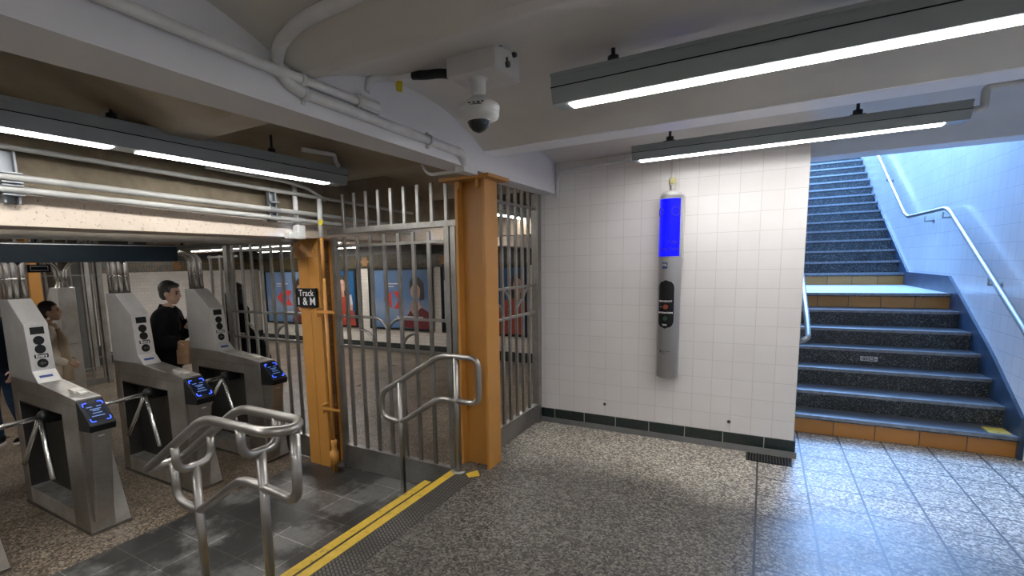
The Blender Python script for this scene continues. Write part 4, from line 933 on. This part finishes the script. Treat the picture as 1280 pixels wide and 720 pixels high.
    def nearest(p):
        best = None
        for nm, segs in BON.items():
            for a, b_ in segs:
                A, B = V[a], V[b_]; d = B - A; t = max(0, min(1, (p - A).dot(d) / d.length_squared)); dist = (p - A - d * t).length
                if best is None or dist < best[0]: best = (dist, nm, t, b_)
        return best
    def shell(extra, off, keep, vox=.011):
        me = remesh([sk_(names)], vox); 
        for v, n_ in [(v, v.normal.copy()) for v in me.vertices]: v.co = v.co + n_ * off(v.co)
        me = remesh([me] + extra, vox)
        bm = bmesh.new(); bm.from_mesh(me); kill = [f for f in bm.faces if not keep(f.calc_center_median())]
        bmesh.ops.delete(bm, geom=kill, context='FACES')
        # keep the largest piece
        seen = set(); best = []
        for f in bm.faces:
            if f in seen: continue
            stk = [f]; seen.add(f); comp = []
            while stk:
                g = stk.pop(); comp.append(g)
                for e in g.edges:
                    for h in e.link_faces:
                        if h not in seen: seen.add(h); stk.append(h)
            if len(comp) > len(best): best = comp
        bs = set(best); bmesh.ops.delete(bm, geom=[f for f in bm.faces if f not in bs], context='FACES')
        out = bpy.data.meshes.new('shell'); bm.to_mesh(out); bm.free()
        for p_ in out.polygons: p_.use_smooth = True
        return out
    hem = coat.get('hem', .80); th = coat.get('thick', .024)
    sk2 = MB(); sk2.tube([(J['waist'][0], 0, 1.10), (J['pel'][0], 0, .95), (J['pel'][0] - .005, 0, hem - .03)], [.135, .155, coat.get('hemr', .175)], 24)
    sk2.xf(Matrix.Diagonal((.84, 1.10, 1, 1)))
    def keep_j(p):
        d, nm, t, b_ = nearest(p)
        if nm == 'neck': return not (b_ == 'headb' and t > coat.get('collar', .25))
        if nm.startswith('fore'): return t < .95
        if nm.startswith(('leg', 'hip')): return p.z > hem
        return p.z > hem
    add('jacket', shell([mesh_of(sk2)], lambda p: th * (.75 if p.z > 1.46 else 1), keep_j), top_mat)
    def keep_t(p):
        d, nm, t, b_ = nearest(p)
        return (nm.startswith('leg') and not (b_.startswith('an') and t > .97)) or nm == 'hip' or (nm == 'torso' and p.z < 1.02)
    add('trousers', shell([], lambda p: .013, keep_t), leg_mat)
    for side in 'RL':
        a = V['an' + side]; sm = MB(); sm.ball((a.x + .07, a.y, .045), .06, (2.1, .72, .72), 16); sm.ball((a.x - .02, a.y, .075), .05, (1.0, .9, 1.1), 14); me = remesh([mesh_of(sm)], .008)
        for v in me.vertices: v.co.z = max(v.co.z, a.z - .09 + .012)
        sh = add('shoe', me, shoe_mat)
        so = MB().prism([(a.x - .07 + (.26) * .5 + .13 * cos(2 * pi * k / 20), a.y + .048 * sin(2 * pi * k / 20)) for k in range(20)], 'Z', a.z - .09, a.z - .09 + .028); me = mesh_of(so); me.transform(sc); link('sole', me, 'white' if shoe_mat == 'black' else 'black', sh)
    # face
    ey = MB()
    for sy in (-1, 1): ey.ball((.078, sy * .033, .006), .012, (.8, 1.2, .7), 10)
    ey.xf(HM); add('eyes', mesh_of(ey), 'eye')
    br = MB()
    for sy in (-1, 1): br.tube([(.088, sy * .017, .026), (.086, sy * .035, .031), (.074, sy * .055, .026)], .0045, 6)
    br.xf(HM); add('eyebrows', mesh_of(br), 'hair_black')
    lp = MB().ball((.0905, 0, -.064), .012, (.5, 1.7, .5), 10).xf(HM); add('lips', mesh_of(lp), 'lips')
    # hair
    hh = MB()
    hh.ball((-.022, 0, .05), .106, (.98, .84, .90), 24)
    if hair == 'short': hh.ball((.045, 0, .095), .05, (.9, 1.25, .55), 14); hh.ball((-.06, 0, .0), .068, (.75, 1.02, 1.2), 16)
    elif hair == 'tied': hh.ball((-.075, 0, .0), .075, (.8, .95, 1.1), 16); hh.ball((-.115, 0, -.03), .052, (.9, .9, 1.3), 14); hh.tube([(-.12, 0, -.06), (-.135, 0, -.16), (-.125, 0, -.25)], [.04, .035, .015], 10)
    elif hair == 'long':
        hh.tube([(-.05, 0, .06), (-.085, 0, -.05), (-.10, 0, -.18), (-.095, 0, -.32)], [.09, .10, .10, .06], 14)
        for sy in (-1, 1): hh.tube([(-.01, sy * .07, .05), (-.015, sy * .09, -.06), (-.01, sy * .10, -.2), (-.01, sy * .095, -.3)], [.045, .045, .045, .02], 10)
    # keep the face clear
    for v in hh.bm.verts:
        if v.co.x > .035 and v.co.z < .055: v.co.x = .035 - (v.co.x - .035) * .3
    hh.xf(HM); add('hair', remesh([mesh_of(hh)], .008), hair_mat)
    return body, V, s

d31 = radians(31)
# man in black walking past the third turnstile, right hand raised to the chest, bag in the left
man, V, s = person('man in black jacket and dark jeans behind the third turnstile, holding a paper bag', (-5.78, 3.05, LOW), radians(45), 1.79,
    dict(shR=(.0, -.18, 1.40), elR=(-.05, -.25, 1.13), wrR=(.15, -.20, 1.11), elL=(.06, .25, 1.15), wrL=(.21, .04, 1.30), curlR=1.1, curlL=1.2, inR=(0, 0, -1), inL=(0, -1, .2), yaw=-.08, pitch=.12,
         head=(.055, 0, 1.645), neck=(.015, 0, 1.47), headb=(.035, 0, 1.55)), 'cloth_black', 'denim', 'hair_grey', coat=dict(thick=.048, collar=.5, hem=.84, hemr=.175))
bag = thing('paper_bag', 'brown paper bag held by the man in black', 'bag', (-5.47, 3.05, LOW + .91), radians(20))
bgm = MB()
for k in range(2): pass
bm = bgm.bm; rings = []
for z, w, d in ((0, .075, .05), (.10, .08, .05), (.18, .075, .04), (.23, .062, .025), (.255, .066, .018)):
    rings.append([bm.verts.new((x + random.uniform(-.006, .006), y + random.uniform(-.006, .006), z)) for x, y in ((-w, -d), (0, -d * 1.1), (w, -d), (w, d), (0, d * 1.1), (-w, d))])
for a, c_ in zip(rings, rings[1:]):
    for k in range(6): bm.faces.new((a[k], a[(k + 1) % 6], c_[(k + 1) % 6], c_[k]))
bm.faces.new(rings[0][::-1]); bm.faces.new(rings[-1])
bgm.build('bag_body', 'paper', bag, .004)
woman, V, s = person('woman with dark tied hair in cream coat walking behind the second turnstile', (-7.0, 2.37, LOW), radians(66), 1.60,
    dict(elR=(-.06, -.22, 1.12), wrR=(.16, -.16, 1.0), elL=(-.03, .22, 1.12), wrL=(.14, .17, 1.0), pitch=-.10, yaw=-.08, curlR=.7, head=(.045, 0, 1.645)), 'cloth_cream', 'cloth_brown', 'hair_black', 'tied', coat=dict(thick=.024, hem=.70, hemr=.175), fem=True)
sf = MB(); sf.lathe([(.085, 1.40), (.098, 1.43), (.092, 1.47), (.075, 1.50)], (.005, 0, 0), 20)
sf.tube([(.09, -.08, 1.43), (.135, -.11, 1.30), (.15, -.125, 1.12), (.16, -.13, .95), (.15, -.135, .78)], [.035, .05, .05, .055, .06], 10)
sf.xf(Matrix.Diagonal((s, s, s, 1))); link('scarf', mesh_of(sf), 'scarf', woman)
person('person with long dark hair in a bulky black coat beyond the bar fence', (-6.36, 4.31, LOW), radians(75), 1.72,
    dict(elR=(-.05, -.30, 1.14), elL=(-.05, .30, 1.14), wrR=(.12, -.26, .98), wrL=(.12, .26, .98)), 'cloth_black', 'cloth_black', 'hair_black', 'long', coat=dict(hem=.55, hemr=.21, thick=.06))
tb = thing('shoulder_bag', 'big black slouching bag on the right side of the long haired person', 'bag', (-5.98, 4.30, LOW + .42), radians(31))
bgm = MB(); bm = bgm.bm; rings = []
for z, w_, d_ in ((0, .15, .08), (.10, .20, .11), (.30, .20, .12), (.48, .15, .10), (.60, .07, .06)):
    rings.append([bm.verts.new((w_ * cos(2 * pi * k / 16), d_ * sin(2 * pi * k / 16), z)) for k in range(16)])
for a, c_ in zip(rings, rings[1:]):
    for k in range(16): bm.faces.new((a[k], a[(k + 1) % 16], c_[(k + 1) % 16], c_[k])).smooth = True
bm.faces.new(rings[0][::-1]); bm.faces.new(rings[-1]); bgm.build('bag_body', 'cloth_black', tb)
MB().tube(fillet([(-.05, .0, .56), (-.13, .02, .85), (-.28, .06, 1.02)], .1), .014, 8).build('strap', 'cloth_black', tb)
person('person in dark navy clothes at the left frame edge, sneaker showing below the tripod arm', (-7.35, 2.0, LOW), radians(-60), 1.72,
    dict(), 'cloth_navy', 'denim', 'hair_black', 'short')

# ------------------------------------------------------------------ daylight
w = bpy.data.worlds.new('world'); scene.world = w; w.use_nodes = True; nt = w.node_tree
bg = nt.nodes['Background']; sky = nt.nodes.new('ShaderNodeTexSky'); sky.sky_type = 'HOSEK_WILKIE' if hasattr(sky, 'turbidity') else sky.sky_type
try:
    sky.sun_direction = (0.3, 0.5, 0.8); sky.turbidity = 3.0
except Exception: pass
mixn = nt.nodes.new('ShaderNodeMixRGB'); mixn.inputs[0].default_value = 0.75; mixn.inputs[2].default_value = (0.21, 0.45, 1.0, 1)
nt.links.new(sky.outputs[0], mixn.inputs[1]); nt.links.new(mixn.outputs[0], bg.inputs[0]); bg.inputs[1].default_value = 8.5
sun = bpy.data.lights.new('daylight', 'SUN'); sun.energy = 4.0; sun.color = (0.26, 0.50, 1.0); sun.angle = radians(24)
so = bpy.data.objects.new('daylight', sun); COL.objects.link(so)
so.rotation_euler = Vector((0.06, -1.0, -0.80)).to_track_quat('-Z', 'Y').to_euler()
scene.cycles.caustics_reflective = False; scene.cycles.caustics_refractive = False
scene.view_settings.view_transform = 'Standard'; scene.view_settings.look = 'None'; scene.view_settings.exposure = 0.88; scene.view_settings.gamma = 1.10
